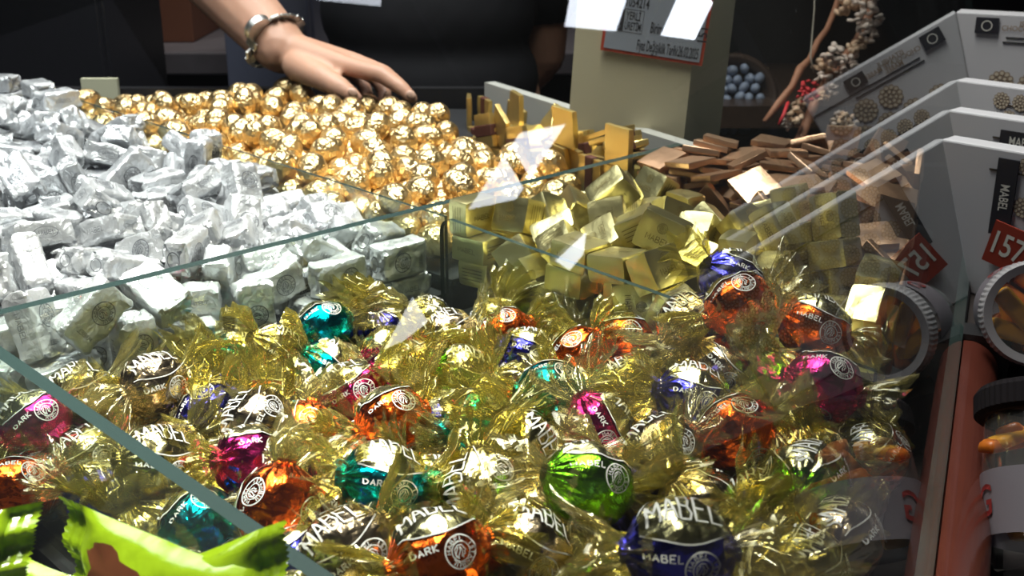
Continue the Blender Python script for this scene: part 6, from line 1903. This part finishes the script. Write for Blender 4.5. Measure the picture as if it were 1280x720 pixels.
for s in (-1, 1):
    bm = bmesh.new()
    bm_ball(bm, Vector((PX + s * .105, 1.775, .045)), (.048, .135, .045), 3)
    bm_box(bm, (PX + s * .105, 1.775, .012), (.085, .26, .022), None, .008)
    pp_(remeshed('shoe', bm, .008, M['shoe'], None, 3, .5))
# hair, brows, eyes, mouth
bm = bmesh.new()
bm_ball(bm, head + Vector((0, .018, .052)), (.084, .098, .094), 3)
bm_ball(bm, head + Vector((0, .055, .0)), (.076, .055, .08), 3)
pp_(remeshed('hair', bm, .006, M['hair'], None, 3, .5))
for s in (-1, 1):
    bm = bmesh.new(); bm_ball(bm, head + Vector((s * .032, -.081, .012)), (.013, .012, .009), 2)
    pp_(link('eye', from_bm('eye', bm, M['eye_white'], True)))
    bm = bmesh.new(); bm_ball(bm, head + Vector((s * .032, -.0915, .010)), (.0055, .003, .0055), 2)
    pp_(link('pupil', from_bm('pupil', bm, M['hair'], True)))
    bm = bmesh.new(); bm_ball(bm, head + Vector((s * .033, -.088, .032)), (.020, .006, .004), 2)
    pp_(link('eyebrow', from_bm('eyebrow', bm, M['hair'], True)))
bm = bmesh.new(); bm_ball(bm, head + Vector((0, -.088, -.056)), (.024, .007, .007), 2)
pp_(link('mouth', from_bm('mouth', bm, M['lip'], True)))
# nails of the reaching hand
for (px, py, d), dv in (((441, 116, 1.3195), Vector((.01, 0, -.006))), ((514, 119, 1.3185), Vector((.008, 0, -.008)))):
    bm = bmesh.new()
    bm_ball(bm, Vector((0, 0, 0)), (.0066, .0022, .0050), 2, Matrix.Rotation(.7, 3, 'Y'))
    o = pp_(link('fingernail', from_bm('fingernail', bm, M['nail'], True)))
    o.location = J(px, py, d)
tag(per, 'person in a black short-sleeved shirt reaching a hand onto the gold eggs', 'person')

# wristwatch: steel link bracelet round the wrist
wd_ = (WR - EL).normalized()
wc = EL.lerp(WR, .95)
ws_ = wd_.cross(Vector((0, 0, 1))).normalized()
wu = ws_.cross(wd_).normalized()
wt = empty('wristwatch', wc)
rw_ = .0325
nl = 20
for k in range(nl):
    a = 2 * math.pi * k / nl
    rad = ws_ * math.cos(a) + wu * math.sin(a)
    tan = -ws_ * math.sin(a) + wu * math.cos(a)
    rot = Matrix((tan, wd_, rad)).transposed()
    if k in (1, 2, 3): continue
    lk = box_obj('bracelet_link', rad * rw_, (.0104, .020, .0034), M['steel'], rot, bevel=.0008, parent=wt)
    box_obj('centre_link', (0, 0, .0012), (.0092, .0075, .0024), M['dark_steel'] if k % 2 else M['steel'], bevel=.0005, parent=lk)
a = 2 * math.pi * 2 / nl
rad = ws_ * math.cos(a) + wu * math.sin(a); tan = -ws_ * math.sin(a) + wu * math.cos(a)
rot = Matrix((tan, wd_, rad)).transposed()
vs, fs = [], []
n = 32
for zz, r in ((-.003, .016), (.004, .0175), (.006, .0165), (.006, .0)):
    for k in range(n): vs.append((r * math.cos(2 * math.pi * k / n), r * math.sin(2 * math.pi * k / n), zz))
for i in range(3):
    for k in range(n): fs.append((i * n + k, i * n + (k + 1) % n, (i + 1) * n + (k + 1) % n, (i + 1) * n + k))
fs.append(tuple(range(n))[::-1])
wcs = link('watch_case', mesh('watch_case', vs, fs, M['steel'], False), wt)
wcs.location = rad * (rw_ + .001); wcs.rotation_euler = rot.to_euler()
vs = [(.0145 * math.cos(2 * math.pi * k / n), .0145 * math.sin(2 * math.pi * k / n), .0063) for k in range(n)]
link('dial', mesh('dial', vs, [tuple(range(n))], M['ink']), wcs)
for k in range(3):
    cr_ = box_obj('crown', (.0185 * math.cos(1.57 + (k - 1) * .42), .0185 * math.sin(1.57 + (k - 1) * .42), .001), (.004, .005, .004), M['steel'], (0, 0, (k - 1) * .42), bevel=.001, parent=wcs)
tag(wt, 'steel link wristwatch on the wrist reaching over the gold eggs', 'watch')

# ---------------------------------------------------------------- labels of the heaps
ORD = ('first second third fourth fifth sixth seventh eighth ninth tenth eleventh twelfth thirteenth fourteenth fifteenth sixteenth '
       'seventeenth eighteenth nineteenth twentieth twenty-first twenty-second twenty-third twenty-fourth twenty-fifth').split()
BURIED = {
    'silver': [2, 11, 16, 18, 29, 34, 38, 40, 45, 47, 49, 51, 55, 58, 63, 65, 74, 77, 80, 82, 84, 86, 88, 91, 104, 108, 109, 114, 118, 123, 125, 132, 134, 137, 138,
        139, 141, 142, 146, 151, 152, 160, 165, 169, 170, 173, 174, 176, 185, 187, 190, 194, 196, 197, 199, 207, 220, 229, 230, 232, 233, 234, 235, 239, 242,
        243, 250, 254, 266, 267, 272, 274, 275, 280, 283, 287, 291, 292, 295, 296],
    'egg': [1, 8, 9, 13, 15, 23, 25, 26, 31, 32, 36, 39, 41, 45, 47, 48, 51, 52, 61, 62, 64, 66, 74, 77, 81, 83, 84, 85, 88, 89, 90, 91, 93, 97, 99, 106, 113,
        115, 119, 120, 126, 131, 133, 134, 135, 143, 149, 150, 152, 153, 155, 163, 165, 166, 176, 177, 178, 181, 193, 197, 199, 200, 204, 209, 217, 228, 233,
        273, 284],
    'cube': [3, 14, 16, 21, 25, 34, 51, 55, 57, 62, 64, 70, 74, 88, 92, 102, 111, 113, 121, 123, 148],
    'nap': [18, 29, 31, 34, 45, 67, 70, 103, 107, 111, 121, 123, 127, 128, 132, 141, 142, 143, 145, 156, 159, 163, 164, 168, 180, 181, 183, 193, 194, 195, 198,
        202, 204, 205, 206, 212, 215, 217, 221, 222, 224, 231, 233, 235, 240, 242, 253, 254, 258, 259, 266, 268, 270, 278],
    'backnap': [1, 5, 6, 11, 15, 20, 28, 39, 51],
    'truffle': [59, 61, 69, 70, 71, 87, 88, 90, 91, 94, 96, 97, 99, 100, 102, 104, 106, 107, 108, 109, 110, 111, 112, 113, 114, 116, 118, 120, 121, 122, 123, 125,
        126, 129, 130, 131, 132, 133, 134, 135, 136, 137, 139, 140, 141, 142],
}


def uw_of(p):
    d = p - CORNER
    return d.dot(U), d.dot(W)


def pose_of(q, flat='lying flat', up='standing upright', lean='tipped sideways'):
    z = abs((q @ Vector((0, 0, 1))).z); x = abs((q @ Vector((1, 0, 0))).z)
    if x > .72: return up
    if z > .80: return flat
    return lean if z < .45 else 'slanting'


def rows(key, grp, cat, buried, rowfn, text):
    """Visible pieces get a row and a place in that row; those mostly covered share one label."""
    R = {}
    for o, k, p, q in HEAP:
        if k != key: continue
        idx = o['n']
        if idx in BURIED[key]:
            tag(o, buried, cat, grp)
            continue
        R.setdefault(rowfn(p), []).append((proj(p)[0], o, q))
    names = sorted(R)
    for i, r in enumerate(names):
        L_ = sorted(R[r], key=lambda t: t[0])
        for j, (x_, o, q) in enumerate(L_):
            tag(o, text(pose_of(q), ORD[min(j, 24)], ORD[min(i, 24)]), cat, grp)


rows('silver', 'silver chocolates in the left bay', 'chocolate', 'silver-wrapped chocolate bar mostly buried under the other silver bars',
     lambda p: int(-uw_of(p)[1] / .048),
     lambda po, a, b: f'silver chocolate bar {po}, {a} from left in the {b} row behind long divider')
rows('egg', 'gold eggs in the far bay', 'chocolate egg', 'gold foil egg mostly buried under the other gold eggs',
     lambda p: int(-uw_of(p)[1] / .040),
     lambda po, a, b: f'gold foil egg, {a} from left in the {b} row of eggs behind the long divider')
rows('cube', 'gold cubes in the middle bay', 'chocolate', 'gold foil cube mostly buried under the other gold cubes',
     lambda p: int((uw_of(p)[0] - .34) / .036),
     lambda po, a, b: f'gold foil cube {po}, {a} from left in the {b} row behind low divider')
rows('nap', 'bronze squares in the far right bay', 'chocolate', 'thin bronze foil square mostly buried under the other bronze squares',
     lambda p: int((uw_of(p)[0] - .50) / .040),
     lambda po, a, b: f'bronze foil square {po}, {a} from left in the {b} row beyond the gold cubes')
rows('backnap', 'gold squares at the far rim', 'chocolate', 'thin gold foil square mostly buried by the white rim',
     lambda p: int(-uw_of(p)[1] / .16),
     lambda po, a, b: f'gold foil square {po}, {a} from left in the {b} cluster along the white rim')

by = {}
vis_t = [t for t in TRUF if t[1] not in BURIED['truffle']]
for o, i, cname, P in TRUF:
    if i in BURIED['truffle']:
        tag(o, 'truffle buried under the top layer, little more than its twisted wrap showing', 'truffle', 'wrapped truffles in the near bay')
        continue
    px, py, _ = proj(P)
    u_, w_ = uw_of(P)
    if w_ > .255: zone = 'in the front rows'
    elif px > 800: zone = 'on the mound by the pane'
    elif u_ < .11: zone = 'along the sachet-side divider'
    elif w_ < .10: zone = 'by the long divider'
    else: zone = 'in mid bay'
    near = sorted(((P - t[3]).length, t[2]) for t in vis_t if t[0] is not o and t[2] != cname and t[2] not in ('gold', 'bronze'))
    by.setdefault((cname, zone), []).append((px, o, near[0][1]))
for (cname, zone), L_ in by.items():
    L_.sort(key=lambda t: t[0])
    col = {'gold': 'all-gold', 'bronze': 'silvery bronze', 'teal': 'teal', 'orange': 'orange', 'blue': 'dark blue', 'green': 'green', 'magenta': 'magenta'}[cname]
    for j, (px, o, nb) in enumerate(L_):
        pos = f', {ORD[j]} {cname} one from left' if len(L_) > 1 else f', the only {cname}'
        tag(o, f'{col} truffle beside {"an" if nb[0] == "o" else "a"} {nb} one{pos} {zone}', 'truffle', 'wrapped truffles in the near bay')

for o, key, p, q in HEAP: del o['n']
